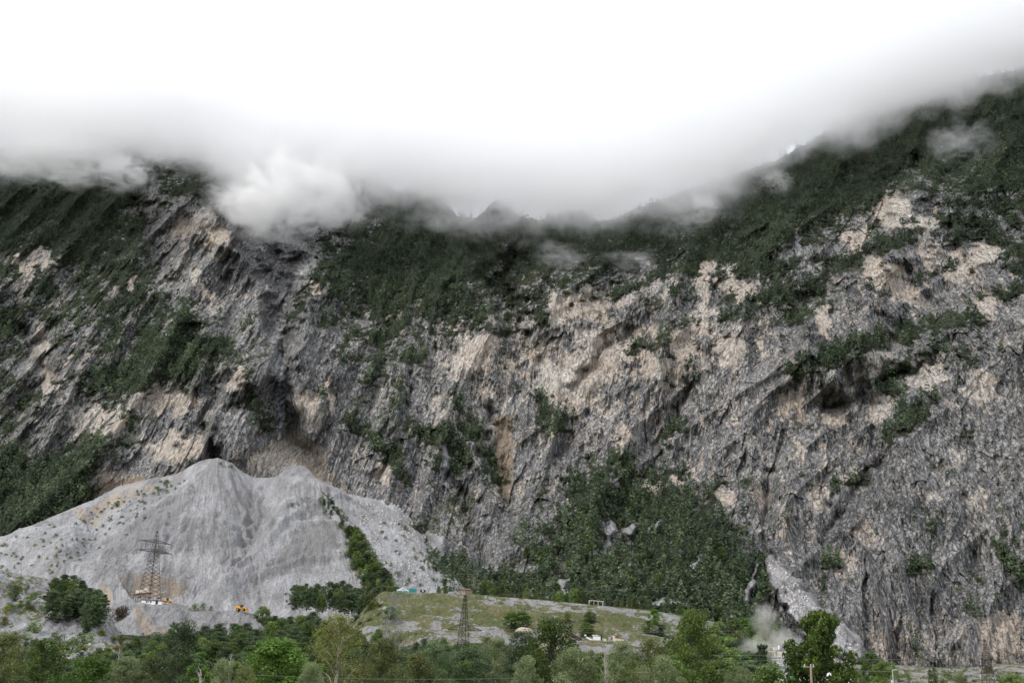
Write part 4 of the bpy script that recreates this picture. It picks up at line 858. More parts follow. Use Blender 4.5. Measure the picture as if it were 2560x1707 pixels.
# scattered little bushes over the left flank of the fan
for (x, y) in scatter(120, (0, 480), (1200, 1470), lambda x, y: inpoly(np.array(x), np.array(y), [(0,1355),(200,1280),(340,1230),(460,1180),(480,1190),(420,1250),(330,1330),(260,1380),(120,1440),(0,1430)]), 8, 75):
    H_ = RNG.uniform(.9, 2.4)
    slope_place('shrub', on_sheet('scree_slope', x, y), H_, RNG.uniform(1.6, 4.2), ('tiny' if H_ < 1.6 else 'small') + ' bush on the pale left flank of the scree fan, ' + ('near the left edge' if x < 100 else 'below the tan slip' if x < 260 else 'towards the cone tip' if x > 370 else 'midway up'), 'bushes on the left flank of the fan', 'bush')
for (x, y) in scatter(26, (950, 1130), (1290, 1470), lambda x, y: y > np.interp(x, [950, 1040, 1130], [1290, 1330, 1440]), 11, 76):
    slope_place('shrub', on_sheet('scree_slope', x, y), RNG.uniform(1.2, 3.0), RNG.uniform(2, 5), 'low bush on the bouldery right edge of the scree fan', 'bushes on the right edge of the fan', 'bush')
for (x, y, H, W, lb) in ((729, 1268, 3.6, 5, 'single round bush high on the middle of the scree fan'), (551, 1160, 2.2, 3.2, 'dark bush at the very tip of the scree cone'), (577, 1168, 2.4, 4.0, 'dark bush just right of the tip of the scree cone'), (417, 1208, 3.0, 4.6, 'bush on the upper left edge of the scree fan, right of two others'),
    (392, 1222, 2.4, 6, 'low bush on the upper left edge of the scree fan'), (290, 1262, 2.6, 6.5, 'dark flat bush below the tan slip on the left'), (278, 1300, 2.2, 4, 'small bush just under the dark flat bush on the left')):
    slope_place('shrub', on_sheet('scree_slope', x, y), H, W, lb, None, 'bush')
for (kd, x, y, H, W, lb) in (('bushdk', 278, 1520, 6.5, 11, 'left one of the two brown-leaved bushes beside the gravel mound'), ('bushdk', 303, 1534, 6.2, 10, 'right one of the two brown-leaved bushes beside the gravel mound')):
    place(PR[kd][0], on_sheet('gravel_mound', x, y + 10), H, W, None, lb, 'bush')
for (x, y, H, W, lb) in ((486, 1524, 3.6, 6, 'long low bush on the loader bench, leftmost of three'), (507, 1520, 3.8, 3.6, 'upright bush on the loader bench beside the long low one'), (527, 1524, 2.4, 2.6, 'small bush on the loader bench nearest the right loader')):
    slope_place('shrub', on_sheet('gravel_mound', x, y), H, W, lb, None, 'bush')
place(PR['broad'][0], on_sheet('gravel_mound', 655, 1558), 9, 9.5, None, 'round bright bush at the right end of the loader bench', 'tree')
# line of trees at the foot of the fan and in front of the wood
for (x, y) in scatter(80, (735, 1010), (1490, 1555), lambda x, y: y > np.interp(x, [735, 760, 900, 930, 1010], [1505, 1492, 1490, 1480, 1520]) and y < np.interp(x, [735, 850, 930, 1010], [1520, 1530, 1556, 1560]), 11, 77):
    D = 560 - (y - 1490) * 1.2; t = atv(x, y, D); H = RNG.uniform(6, 9.5)
    kb_ = RNG.choice(['mpine', 'mpine', 'broad', 'fir', 'olive']); kd_ = {'mpine': 'pine', 'broad': 'leafy tree', 'fir': 'spruce', 'olive': 'olive-green tree'}[kb_]
    slope_place(kb_, (t.x, t.y, t.z - .5), H, H * RNG.uniform(.6, .85), ('lower' if y > 1525 else 'upper') + (' tall ' if H > 7.7 else ' small ') + kd_ + ' on bank between scree and embankment, ' + ('left end' if x < 820 else 'middle' if x < 900 else 'right end'), 'trees on the bank at the scree foot')
# behind the embankment edge
for (x, y) in scatter(84, (1090, 1840), (1478, 1555), lambda x, y: abs(y - np.interp(x, [1000, 1200, 1350, 1500, 1620, 1720, 1840], [1484, 1490, 1502, 1516, 1530, 1548, 1580])) < 6 and not (1120 < x < 1200) and not (1455 < x < 1525), 13, 78):
    t = atv(x, y + 2, 545 + RNG.uniform(0, 40)); H = RNG.uniform(4, 8.5)
    slope_place(RNG.choice(['pine', 'broad', 'broad', 'olive', 'fir']), t, H, H * RNG.uniform(.45, .7), ('tall' if H > 6.4 else 'low') + ' tree behind the embankment edge, ' + ('left of the timber shed' if x < 1130 else 'between timber shed and cream frame' if x < 1400 else 'beside the cream frame' if x < 1580 else 'right of the cream frame'), 'trees behind the embankment')
for (x, y) in scatter(22, (895, 985), (1490, 1590), lambda x, y: abs(x - np.interp(y, [1490, 1590], [955, 905])) < 26, 9, 84):
    t = atv(x, y, 478 - (y - 1490) * .3); H = RNG.uniform(2.5, 5)
    slope_place(RNG.choice(['shrub', 'broad', 'olive']), t - Vector((0, 0, 1.5)), H, H * RNG.uniform(.8, 1.2), ('small' if H < 3.7 else 'larger') + ' bush hiding the left end of the green embankment, ' + ('upper' if y < 1525 else 'middle' if y < 1560 else 'lower') + ' part', 'bushes at the left end of the embankment', 'bush')
for (kd, x, yt, yb, W, lb) in (('broad', 1278, 1528, 1572, 12, 'left bush-like tree of the dark pair on the embankment'), ('broad', 1305, 1527, 1572, 10, 'right bush-like tree of the dark pair on the embankment'), ('yellow', 1417, 1530, 1556, 4.5, 'slim yellow-green tree in the middle of the embankment'),
    ('broad', 1475, 1528, 1556, 8, 'pale green tree halfway up the embankment below the cream frame'), ('broad', 1468, 1556, 1590, 10, 'dark round tree near the foot of the embankment above the white machines'), ('bright', 1636, 1523, 1560, 5, 'slim light green tree near the right end of the embankment'), ('broad', 1622, 1550, 1580, 11, 'dark tree at the foot of the slim light green tree'),
    ('broad', 977, 1515, 1550, 13, 'dark round tree at the left end of the embankment, before the faint pylon'), ('pine', 1650, 1560, 1590, 9, 'dark pine at the right foot of the embankment')):
    p = on_sheet('embankment', x, yb); H = max(3, (atv(x, yt, p.y).z - p.z)); place(PR[kd][RNG.randrange(len(PR[kd]))], p, H, min(W, H * 1.2), None, lb, 'tree')
for (x, y) in scatter(34, (2110, 2575), (1664, 1704), lambda x, y: y > np.interp(x, [2110, 2300, 2560], [1660, 1672, 1668]), 9, 83):
    D = 620 - (y - 1664) * 7; t = atv(x, y, D); gz = ground_z(t.x, D); H = RNG.uniform(1.6, 4.2)
    slope_place(RNG.choice(['shrub', 'shrub', 'olive']), (t.x, D, gz), H, H * RNG.uniform(1.0, 1.7), ('low' if H < 3 else 'high') + ' bush on the flat ground under the right-hand cliff, ' + ('beside the scree foot' if x < 2230 else 'around the poplars' if x < 2400 else 'around the right pylon'), 'bushes under the right cliff', 'bush')
# individually visible pines on the debris slope (the largest of them) and the grove right of the fan
def debris_ok(x, y):
    P, vg, sc, ok = mnt_at([x], [y]); return bool(ok[0]) and sc[0] < .25 and vg[0] > .48 and y > np.interp(x, [1040, 1130, 1300, 1440, 1560, 1740, 1960], [1400, 1470, 1420, 1180, 1200, 1290, 1420])
for (x, y) in scatter(260, (1040, 1960), (1180, 1640), debris_ok, 14, 79):
    P, vg, sc, ok = mnt_at([x], [y]); H = RNG.uniform(5.5, 9)
    gl = 'pine on the debris slope under the grey cliffs right of centre'
    slope_place('mpine' if RNG.random() < .8 else 'broad', P[0], H, H * RNG.uniform(.6, .85), debris_label(x, y, H > 7.2) if x > 1250 else 'tree of the grove between the scree fan and the green embankment', 'trees on the debris slope' if x > 1250 else 'grove right of the scree fan')

# the far-off forest and scrub of the mountain faces: thousands, one mass
def forest():
    rng = np.random.default_rng(90); n = 78000
    x = rng.uniform(-400, 2960, n); y = rng.uniform(150, 1690, n)
    P, vg, sc, ok = mnt_at(x, y)
    pr = sstep(.38, .74, vg + rng.normal(0, .05, n)) * .46 + 0.07 * (vg > .10) * sstep(-.1, .4, pn(P[:, 0] / 25, P[:, 2] / 22, 98) + .1)
    keep = ok & (rng.random(n) < pr * (1 - .93 * (sc > .5))); x, y, P, vg = x[keep], y[keep], P[keep], vg[keep]
    n = len(x); H = np.where(vg > .55, rng.uniform(5, 12, n), rng.uniform(1.3, 3.8, n)); H *= np.where((y > 1060) & (x < 330), 1.1, 1.0)
    W = H * np.where(vg > .55, rng.uniform(.28, .42, n), rng.uniform(.5, .8, n)); m = 40
    f = rng.random((n, m)); th = rng.random((n, m)) * 6.283
    prof = np.where(rng.random((n, 1)) < .55, (1 - f) ** .6 * .9 + .1, np.sqrt(np.clip(1 - (2 * f - .9) ** 2, .03, 1)))
    r = W[:, None] * prof * rng.uniform(.35, 1, (n, m))
    C = np.stack([P[:, None, 0] + np.cos(th) * r, P[:, None, 1] + np.sin(th) * r, P[:, None, 2] - .4 + f * H[:, None]], -1).reshape(-1, 3)
    size = np.repeat(np.clip(W * .33, .35, 1.1), m)
    tb = np.clip(rng.normal(.36, .26, n) + .25 * pn(P[:, 0] / 60, P[:, 2] / 60, 95), 0, 1); T = np.clip(np.repeat(tb, m) + rng.normal(0, .16, n * m), 0, 1) * np.repeat(.34 + .66 * sstep(640, 900, y), m)
    nn = np.stack([np.cos(th), np.sin(th), 0 * th + .6], -1).reshape(-1, 3)
    V = quads(C, 1.0, rng, nrm=nn); V = C.repeat(4, 0) + (V - C.repeat(4, 0)) * size.repeat(4)[:, None]
    o = mesh_obj('forest', V, np.arange(len(V)).reshape(-1, 4), LEAF['slope'], None, False, attrs={'tint': np.repeat(T, 4)}); tag(o, kind='stuff'); print('forest trees', n)
forest()

# understorey that fills the ground between the trees of the wood
def undergrowth():
    rng = np.random.default_rng(91); A, px, py = SHEETS['wooded_ground']; G = A.reshape(-1, 3); n = 9000; nx = A.shape[1]
    j = rng.integers(0, 119, n); i = rng.integers(0, nx - 1, n); u, v = rng.random(n)[:, None], rng.random(n)[:, None]
    P = A[j, i] * (1 - u) * (1 - v) + A[j, i + 1] * u * (1 - v) + A[j + 1, i] * (1 - u) * v + A[j + 1, i + 1] * u * v
    x, y = proj(P); keep = (x > -100) & (x < 2660) & ~((x > 2090) & (rng.random(n) < .55)); P = P[keep]; x = x[keep]; n = len(P); m = 60
    H = rng.uniform(.7, 2.4, n) * np.where(x > 2100, .8, 1.0); W = H * rng.uniform(.7, 1.1, n); f = rng.random((n, m)); th = rng.random((n, m)) * 6.283; r = W[:, None] * np.sqrt(1 - f * f * .9) * rng.uniform(.3, 1, (n, m))
    C = np.stack([P[:, None, 0] + np.cos(th) * r, P[:, None, 1] + np.sin(th) * r, P[:, None, 2] - .3 + f * H[:, None]], -1).reshape(-1, 3)
    T = np.clip(np.repeat(rng.normal(.4, .2, n), m) + rng.normal(0, .18, n * m), 0, 1); nn = np.stack([np.cos(th), np.sin(th), 0 * th + .8], -1).reshape(-1, 3)
    sz = np.repeat(np.clip(W * .16, .2, .5), m); V = quads(C, 1.0, rng, nrm=nn); V = C.repeat(4, 0) + (V - C.repeat(4, 0)) * sz.repeat(4)[:, None]
    o = mesh_obj('undergrowth', V, np.arange(len(V)).reshape(-1, 4), LEAF['slope'], None, False, attrs={'tint': np.repeat(T, 4)}); tag(o, kind='stuff')
undergrowth()

# ------------------------------------------------------------------ built things
STEEL = simple('rusty_steel', (0.075, 0.058, 0.050), 0.8, 0.0, .2, 2); STEEL2 = simple('dark_steel', (0.035, 0.034, 0.036), 0.7); GSTEEL = simple('grey_steel', (0.22, 0.23, 0.24), 0.6)
CREAM = simple('cream_paint', (0.66, 0.58, 0.46), 0.6); WHITE = simple('white_paint', (0.82, 0.82, 0.82), 0.5, var=.04); YEL = simple('yellow_paint', (0.80, 0.36, 0.03), 0.45); BLACK = simple('black_rubber', (0.02, 0.02, 0.02), 0.8)
GLASS = simple('dark_glass', (0.03, 0.045, 0.06), 0.15); BROWN = simple('brown_roof', (0.17, 0.10, 0.075), 0.8); WOOD = simple('weathered_wood', (0.33, 0.25, 0.20), 0.9, var=.25); TEAL = simple('teal_paint', (0.03, 0.28, 0.27), 0.5)
PORC = simple('insulator', (0.62, 0.66, 0.72), 0.3); WIRE = simple('wire_metal', (0.22, 0.23, 0.20), 0.6); CONC = simple('concrete', (0.50, 0.50, 0.48), 0.9); DARKB = simple('black_paint', (0.02, 0.02, 0.025), 0.5); GRAV = simple('gravel_heap', (0.40, 0.33, 0.27), 0.95, var=.3, scale=1.0)

def pylon(name, base, H, w0, w1, yaw, arms, panels, mw, mat, label, ins=None, waist=0.72, topw=0.4):
    """lattice mast: arms = [(height fraction, half span, depth)]"""
    r = empty(name, base, yaw); tag(r, label, 'pylon')
    zs = [H * waist * (1 - (1 - k / panels) ** 1.12) for k in range(panels + 1)] + [H * (waist + (1 - waist) * k / 4) for k in range(1, 5)]
    def wd(z): return w0 + (w1 - w0) * z / (H * waist) if z <= H * waist else w1 + (topw - w1) * (z - H * waist) / (H * (1 - waist))
    cs = [(-1, -1), (1, -1), (1, 1), (-1, 1)]
    for sx, sy in cs: MB().tube([(sx * wd(z) / 2, sy * wd(z) / 2, z - (.8 if z == 0 else 0)) for z in zs], [mw * 1.15] * len(zs), 4).build('leg', mat, r)
    b = MB()
    for k in range(len(zs) - 1):
        z0, z1 = zs[k], zs[k + 1]; a, c = wd(z0) / 2, wd(z1) / 2
        for i in range(4):
            p, q = cs[i], cs[(i + 1) % 4]
            b.bar((p[0] * a, p[1] * a, z0), (q[0] * c, q[1] * c, z1), mw * .7); b.bar((q[0] * a, q[1] * a, z0), (p[0] * c, p[1] * c, z1), mw * .7)
            if k % 3 == 0: b.bar((p[0] * c, p[1] * c, z1), (q[0] * c, q[1] * c, z1), mw * .7)
    b.build('bracing', mat, r)
    for fz, hs, dp in arms:
        z = H * fz; w = wd(z) / 2; a = MB()
        for s in (-1, 1):
            for sy in (-1, 1):
                a.bar((s * w, sy * w, z), (s * hs, 0, z), mw); a.bar((s * w, sy * w, z + dp), (s * hs, 0, z + .05), mw * .8)
                for k in range(5):
                    f0, f1 = k / 5, (k + 1) / 5; X0 = w + (hs - w) * f0; X1 = w + (hs - w) * f1; zt = z + dp * (1 - f0)
                    a.bar((s * X0, sy * w * (1 - f0), zt), (s * X1, sy * w * (1 - f1), z), mw * .6)
        o = a.build('crossarm', mat, r)
        for s in (-1, 1):
            for f in ((1.0, .6) if hs > 8 else (1.0,)):
                if ins == 'long':
                    MB().tube([(s * hs * f, 0, z - .1), (s * hs * f + .2, 1.8, z - .25)], [.09, .09], 6).build('insulator', PORC, o); MB().tube([(s * hs * f, 0, z - .1), (s * hs * f - .2, -1.8, z - .25)], [.09, .09], 6).build('insulator', PORC, o)
                else: MB().tube([(s * hs * f, 0, z), (s * hs * f, 0, z - 1.6)], [mw * .8, mw * .8], 5).build('insulator', mat if ins is None else PORC, o)
    return r
def pylon_px(name, xb, yb, xt, yt, D, base=None, **k):
    t = atv(xt, yt, D); b = base if base is not None else atv(xb, yb, D)
    return pylon(name, (t.x * .5 + b.x * .5, t.y, b.z), t.z - b.z, **k)
PL = pylon_px('lattice_pylon', 368, 1504, 397, 1327, 604, w0=8.6, w1=2.3, yaw=D2R(60), arms=[(.70, 12.5, 1.6), (.835, 11.0, 1.5)], panels=15, mw=.10, mat=STEEL, label='tall rusty lattice pylon with two crossarms in front of the big scree fan', waist=.80, topw=.5)
_b = atv(1158, 1600, 300); _b.z = ground_z(_b.x, 300)
pylon('lattice_pylon', (atv(1163, 1487, 300).x, 300, _b.z), atv(1163, 1487, 300).z - _b.z, 3.6, 1.75, D2R(28), [(.62, 5.4, 1.3)], 6, .055, STEEL2, 'black lattice pylon with a wide low crossarm, standing before the embankment', 'long', .66, .45)
_b = atv(978, 1600, 400); _b.z = ground_z(_b.x, 400)
pylon('lattice_pylon', (_b.x, 400, _b.z), atv(978, 1478, 400).z - _b.z, 5.5, 2.2, D2R(20), [(.90, 5.2, .9)], 9, .05, GSTEEL, 'thin faint grey pylon at the left end of the embankment', 'short', .86, .6)
_b = atv(2465, 1707, 330); _b.z = ground_z(_b.x, 330)
pylon('lattice_pylon', (atv(2461, 1597, 330).x, 330, _b.z), atv(2461, 1597, 330).z - _b.z, 4.2, 1.3, D2R(35), [(.54, 3.6, .9), (.73, 3.0, .8)], 8, .075, STEEL, 'dark lattice pylon in the bottom right corner against the pale cliff foot', 'short', .80, .35)

def wire(x0, y0, D0, x1, y1, D1, sag, label, r=.026):
    a, b = atv(x0, y0, D0), atv(x1, y1, D1); n = 40
    pts = [tuple(a.lerp(b, k / n) - Vector((0, 0, sag * 4 * (k / n) * (1 - k / n)))) for k in range(n + 1)]
    o = MB().tube(pts, [r] * (n + 1), 4).build('power_line', WIRE); tag(o, label, 'power line', 'power lines'); return o
wire(1172, 1489, 300, 2900, 1385, 330, 1.2, 'single top wire running from the tip of the black pylon to the upper right', .02)
wire(1178, 1573, 302, 2900, 1505, 320, 1.6, 'upper wire of the pair leaving the crossarm of the black pylon to the right')
wire(1200, 1581, 298, 2900, 1530, 310, 1.6, 'lower wire of the pair leaving the crossarm of the black pylon to the right')
wire(1480, 1640, 240, 2900, 1612, 240, .5, 'upper wire of the low pair crossing the trees left of the big maple', .024)
wire(1500, 1651, 238, 2900, 1632, 236, .5, 'lower wire of the low pair crossing the trees left of the big maple', .024)
wire(640, 1686, 140, 1290, 1694, 138, .3, 'thin wire crossing the front trees at the bottom centre', .014)
wire(1860, 1662, 170, 2900, 1688, 150, .4, 'wire sagging across the crown of the big maple', .022)
wire(2240, 1548, 330, 2900, 1520, 330, .6, 'faint wire over the pale cliff foot at the right', .035)

def windows(parent, rects, mat, y):
    for (x0, z0, x1, z1) in rects: MB().box(((x0 + x1) / 2, y, (z0 + z1) / 2), (x1 - x0, .12, z1 - z0)).build('window', mat, parent)
# site building on the mound
b0 = on_sheet('gravel_mound', 380, 1508); r = empty('site_building', (atv(381, 1507, 599).x, 601, atv(381, 1507, 601).z - .6), D2R(-12)); tag(r, 'long low white site hut with a brown roof under the tall pylon', 'building')
MB().box((0, 0, .9), (11.5, 4, 2.2)).build('wall', WHITE, r); MB().box((.2, 0, 2.15), (12.6, 5, .25), 0, 0, D2R(2.5)).build('roof', BROWN, r); windows(r, [(-3.4, .8, -2.6, 1.5), (-1, .8, -.2, 1.5), (2.2, 0, 3.6, 1.8)], GLASS, -2.05)
# screening plant
p = atv(356, 1490, 612); r = empty('screening_plant', p, D2R(-8)); tag(r, 'cream gravel screening plant on steel legs seen through the tall pylon', 'machine')
MB().box((0, 0, 2.6), (7.2, 2.6, 1.7), 0, 0, D2R(-6)).build('screen_box', CREAM, r); MB().box((2.3, 0, 4.5), (1.8, 1.6, 1.6), taper=1.25).build('hopper', CREAM, r); MB().box((-.3, 0, 1.3), (10.5, 3.2, .3), 0, 0, D2R(-6)).build('platform', BROWN, r)
for sx in (-4.2, -1.4, 1.4, 3.9):
    for sy in (-1.2, 1.2): MB().bar((sx, sy, 1.3), (sx * 1.05, sy, -3.6), .14).build('leg', STEEL, r)
MB().box((9, 0, 1.5), (9, .9, .35), 0, 0, D2R(-18)).build('conveyor', CREAM, r); MB().box((-6.5, 0, 3.5), (4.2, .7, .25), 0, 0, D2R(20)).build('conveyor', GSTEEL, r)
for sx in (6.5, 11): MB().bar((sx, 0, 1.1 + (sx - 6.5) * .3), (sx, 0, -2.6), .12).build('leg', STEEL, r)

def make_loader():
    r = empty('wheel_loader', (0, 0, 0)); tag(r, 'x', 'loader')
    b = MB().box((-1.6, 0, 1.75), (2.6, 1.9, 1.15), taper=.9); b.box((-2.9, 0, 1.35), (.5, 2.2, .9)); b.box((.4, 0, 1.25), (2.2, 1.1, .7)); b.build('body', YEL, r)
    MB().box((-.1, 0, 2.55), (1.5, 1.5, 1.5), taper=.86).build('cab', GLASS, r); MB().box((-.1, 0, 3.36), (1.6, 1.6, .14)).build('cab_roof', YEL, r)
    MB().cyl((-1.9, .5, 2.3), (-1.9, .5, 3.1), .08, 8).build('exhaust', DARKB, r)
    for x in (-1.7, 1.5):
        for s in (-1, 1):
            w = MB().cyl((x, s * .75, .75), (x, s * 1.3, .75), .78, 20).build('wheel', BLACK, r); MB().cyl((x, s * 1.28, .75), (x, s * 1.34, .75), .36, 14).build('rim', YEL, w)
    for s in (-1, 1): MB().tube([(.6, s * .45, 2.0), (2.2, s * .45, 1.7), (3.3, s * .45, .75)], [.17, .2, .15], 6).build('lift_arm', YEL, r)
    MB().prism([(3.2, .15), (4.3, .1), (4.35, .22), (3.5, .4), (3.35, 1.2), (3.65, 1.55), (3.45, 1.6), (3.05, 1.1)], -1.35, 1.35).build('bucket', YEL, r)
    return r
def copy_tree(o, parent=None):
    c = o.copy(); COL.objects.link(c); c.parent = parent
    for ch in o.children: copy_tree(ch, c)
    return c
L1 = make_loader(); g = on_sheet('gravel_mound', 603, 1527); L1.location = (atv(603, 1524, 608).x, 608, atv(603, 1526, 608).z - .1); L1.rotation_euler = (0, D2R(4), D2R(-14)); L1['label'] = 'yellow wheel loader with lowered bucket on the bench right of the pylon'; L1['group'] = 'wheel loaders'
L2 = copy_tree(L1); L2.location = (atv(418, 1508, 603).x, 603, atv(418, 1509, 603).z - .2); L2.rotation_euler = (0, 0, D2R(16)); L2['label'] = 'yellow wheel loader parked right behind the white site hut'

def on_emb_top(x, dy=3.0, back=2.0): A, px, py = SHEETS['embankment']; row = A[89]; i = np.argmin(abs(px[89] - x)); return Vector((float(row[i][0]), float(row[i][1]) + back, float(row[i][2])))
r = empty('tent_frame', on_emb_top(1006)); tag(r, 'white gabled tent frame at the left end of the embankment top', 'tent')
for s in (-1, 1):
    for sx in (-2.4, 0, 2.4): MB().bar((sx, s * 1.2, -.3), (sx, s * 1.2, 1.0), .07).build('post', WHITE, r)
f = MB()
for s in (-1, 1): f.bar((-2.5, s * 1.2, 1.0), (0, s * 1.2, 1.9), .11); f.bar((2.5, s * 1.2, 1.0), (0, s * 1.2, 1.9), .11); f.bar((-2.5, s * 1.2, 1.0), (2.5, s * 1.2, 1.0), .08); f.bar((-1.3, s * 1.2, 1.0), (0, s * 1.2, 1.9), .06)
f.bar((0, -1.2, 1.9), (0, 1.2, 1.9), .1); f.bar((-2.5, -1.2, 1), (-2.5, 1.2, 1), .08); f.bar((2.5, -1.2, 1), (2.5, 1.2, 1), .08); f.build('gable_frame', WHITE, r); MB().box((0, .6, .45), (4.4, 1.0, .5)).build('cover', TEAL, r)
r = empty('skip_container', on_emb_top(1030)); tag(r, 'teal green skip container beside the white tent frame', 'container'); MB().box((0, 0, .75), (2.8, 1.8, 1.5), taper=1.06).build('body', TEAL, r); f = MB()
for k in range(6): f.box((-1.3 + k * .52, -.98, .75), (.1, .08, 1.4))
f.build('rib', TEAL, r); MB().box((0, 0, 1.55), (3.1, 2.1, .12)).build('rim', TEAL, r)
r = empty('trailer', on_emb_top(1056)); tag(r, 'small black and white trailer right of the teal container', 'trailer'); MB().box((0, 0, .75), (2.2, 1.2, .9)).build('body', DARKB, r); MB().box((.1, -.65, .8), (.8, .1, .5), taper=.3).build('panel', WHITE, r); MB().box((1.5, 0, .7), (.7, 1.0, .8)).build('box', WOOD, r)
for s in (-.6, .6): MB().cyl((s, -.7, .3), (s, -.55, .3), .3, 12).build('wheel', BLACK, r)
r = empty('timber_shed', on_emb_top(1163, back=4)); tag(r, 'flat brown timber shed on the embankment behind the black pylon', 'shed')
MB().box((0, 0, 2.3), (6.8, 3, .22)).build('roof', BROWN, r); MB().box((0, 0, 2.55), (5.6, 2.4, .3), taper=.7).build('branch_cover', simple('dead_branches', (.24, .16, .13), .9, var=.4), r); f = MB()
for k in range(7): f.box((-3 + k, -1.3, 1.1), (.14, .14, 2.4))
f.build('post', WOOD, r); f = MB()
for k in range(5): f.box((0, -1.15, .3 + k * .42), (6.2 + .3 * (k % 2), .08, .2))
f.build('board_wall', WOOD, r); MB().box((.8, -1.9, .2), (9.4, .4, .25)).build('sill_beam', WOOD, r)
r = empty('timber_gantry', on_emb_top(1490, back=1)); tag(r, 'cream open post-and-beam frame on the right part of the embankment top', 'frame'); r.rotation_euler = (0, D2R(2), 0)
for x, w in ((-3.1, .16), (-1.0, .1), (.9, .1), (3.0, .16)): MB().box((x, 0, .75), (w * 1.5, .2, 2.3)).build('post', CREAM, r)
MB().box((0, 0, 1.95), (6.7, .3, .22)).build('beam', CREAM, r)
for x in (-2.7, 2.6): MB().bar((x, 0, 1.85), (x - .5 if x > 0 else x + .0, 0, 1.2), .07).build('brace', CREAM, r)
for x, lb in ((1183, 'left one of two thin bare wooden masts in the grove'), (1187, 'right one of two thin bare wooden masts in the grove')):
    p = atv(x, 1470, 560); tag(MB().tube([tuple(p), tuple(p + Vector((0, 0, 5.6)))], [.13, .08], 6).build('wooden_mast', WOOD), lb, 'mast')

# machines and shed below the embankment
def low(x, y, D): return atv(x, y, D)
r = empty('crusher', low(1490, 1602, 380)); tag(r, 'white mobile crusher with feed hopper, below the embankment', 'machine')
MB().box((.3, 0, .95), (2.3, 1.6, 1.2)).build('engine_box', WHITE, r); MB().box((-2.2, 0, .7), (2.4, .8, .5), 0, 0, D2R(24)).build('conveyor', WHITE, r); MB().box((-3.6, 0, 1.8), (.6, .6, .5)).build('hopper', WHITE, r); MB().box((-.3, 0, 1.9), (2.0, 1.2, .32)).build('screen', CREAM, r)
for s in (-.7, .7): MB().cyl((1.75 + s * .1, s * .3, .3), (1.75 + s * .1, s * .3, 2.2), .16, 8).build('exhaust', DARKB, r)
MB().box((-.2, 0, .15), (4.6, 1.7, .4)).build('chassis', WOOD, r); MB().box((2.9, 0, .5), (.9, 1.3, .8)).build('track', CREAM, r); MB().bar((-1.0, -.8, 1.8), (-1.0, -.8, .2), .08).build('leg', WHITE, r)
r = empty('small_shed', low(1545, 1601, 385)); tag(r, 'small cream shed with a rusty sloping roof beside the white crusher', 'shed'); MB().box((-1.6, 0, .7), (1.2, 1.6, 1.6)).build('wall', CREAM, r); MB().box((.5, 0, .45), (3.0, 1.6, .8)).build('annex', CREAM, r); MB().box((.5, 0, .95), (3.4, 2.0, .16), 0, 0, D2R(8)).build('roof', simple('rust_roof', (.28, .09, .05), .8), r); MB().box((-2.2, -.82, .7), (.5, .06, 1.2)).build('door', BROWN, r)
v, f = ico(3, 1.0); v = v * [3.0, 2.4, 1.5]; v[:, 2] += .25 * pn(v[:, 0] * 1.3, v[:, 1] * 1.3, 5); v[:, 2] = np.maximum(v[:, 2], -.4)
o = mesh_obj('gravel_heap', v, f, GRAV); o.location = low(1310, 1579, 375); tag(o, 'brown heap of gravel at the foot of the embankment, half behind trees', 'heap')
r = empty('belt_conveyor', low(1436, 1592, 370)); tag(r, 'dark inclined belt conveyor left of the white crusher', 'conveyor'); MB().tube([(2.4, 0, -.8), (-3.0, 0, 2.2)], [.26, .26], 4).build('belt', DARKB, r); MB().tube([(1.8, 0, -.9), (-2.2, 0, 1.3)], [.35, .35], 4).build('truss', BROWN, r)
for x in (-1.8, .6): MB().bar((x, 0, 1.4 - (x + 1.8) * .5), (x, 0, -2), .08).build('leg', STEEL, r)

# concrete plant and halls at the lower right
p = atv(1952, 1707, 250); u = 250 / FOC; gzp = p.z
r = empty('concrete_plant', (p.x, 250, gzp - 3), D2R(15)); tag(r, 'grey concrete mixing tower with railings and a small gabled top', 'concrete plant')
MB().cyl((0, 0, -4), (0, 0, 6.1), 1.15, 24).build('silo', CONC, r); MB().cyl((-.95, -1.2, -4), (-.95, -1.2, 6.1), .2, 10).build('pipe', CONC, r); MB().cyl((-.45, -1.25, -4), (-.45, -1.25, 6.1), .15, 10).build('pipe', CONC, r)
MB().box((0, 0, 6.2), (3.0, 2.8, .18)).build('platform', GSTEEL, r)
f = MB()
for sx in (-1.05, .0, 1.05):
    for sy in (-1.0, 1.0): f.box((sx, sy, 7.9), (.13, .13, 3.3))
f.build('frame', CONC, r); f = MB()
for z in (6.7, 7.2, 7.9, 8.5):
    f.box((0, -1.3, z), (2.9, .06, .07)); f.box((-1.35, 0, z), (.06, 2.6, .07))
f.build('railing', WHITE, r); MB().box((.3, 0, 7.4), (1.7, 1.6, 1.4)).build('bin', CONC, r); MB().box((.15, 0, 9.1), (2.0, 1.8, 1.1)).build('cladding', CREAM, r); MB().box((-1.6, -.3, 9.55), (1.9, .7, .14)).build('landing', CREAM, r)
MB().prism([(-.6, 9.7), (1.4, 9.7), (.4, 10.9)], -.9, .9).build('gable_roof', GSTEEL, r); MB().box((-.9, 0, 10.2), (1.0, .9, .7)).build('housing', CONC, r); MB().cyl((-.35, -.4, 10.1), (-.35, -.4, 10.9), .22, 12).build('filter', WHITE, r); MB().bar((-1.0, -1.4, 3.2), (1.5, -1.4, 6.0), .07).build('stair_rail', WHITE, r)
for (x, w, h, mt) in ((1972, 1.6, 2.6, TEAL), (1981, 1.5, 2.0, TEAL)): pass
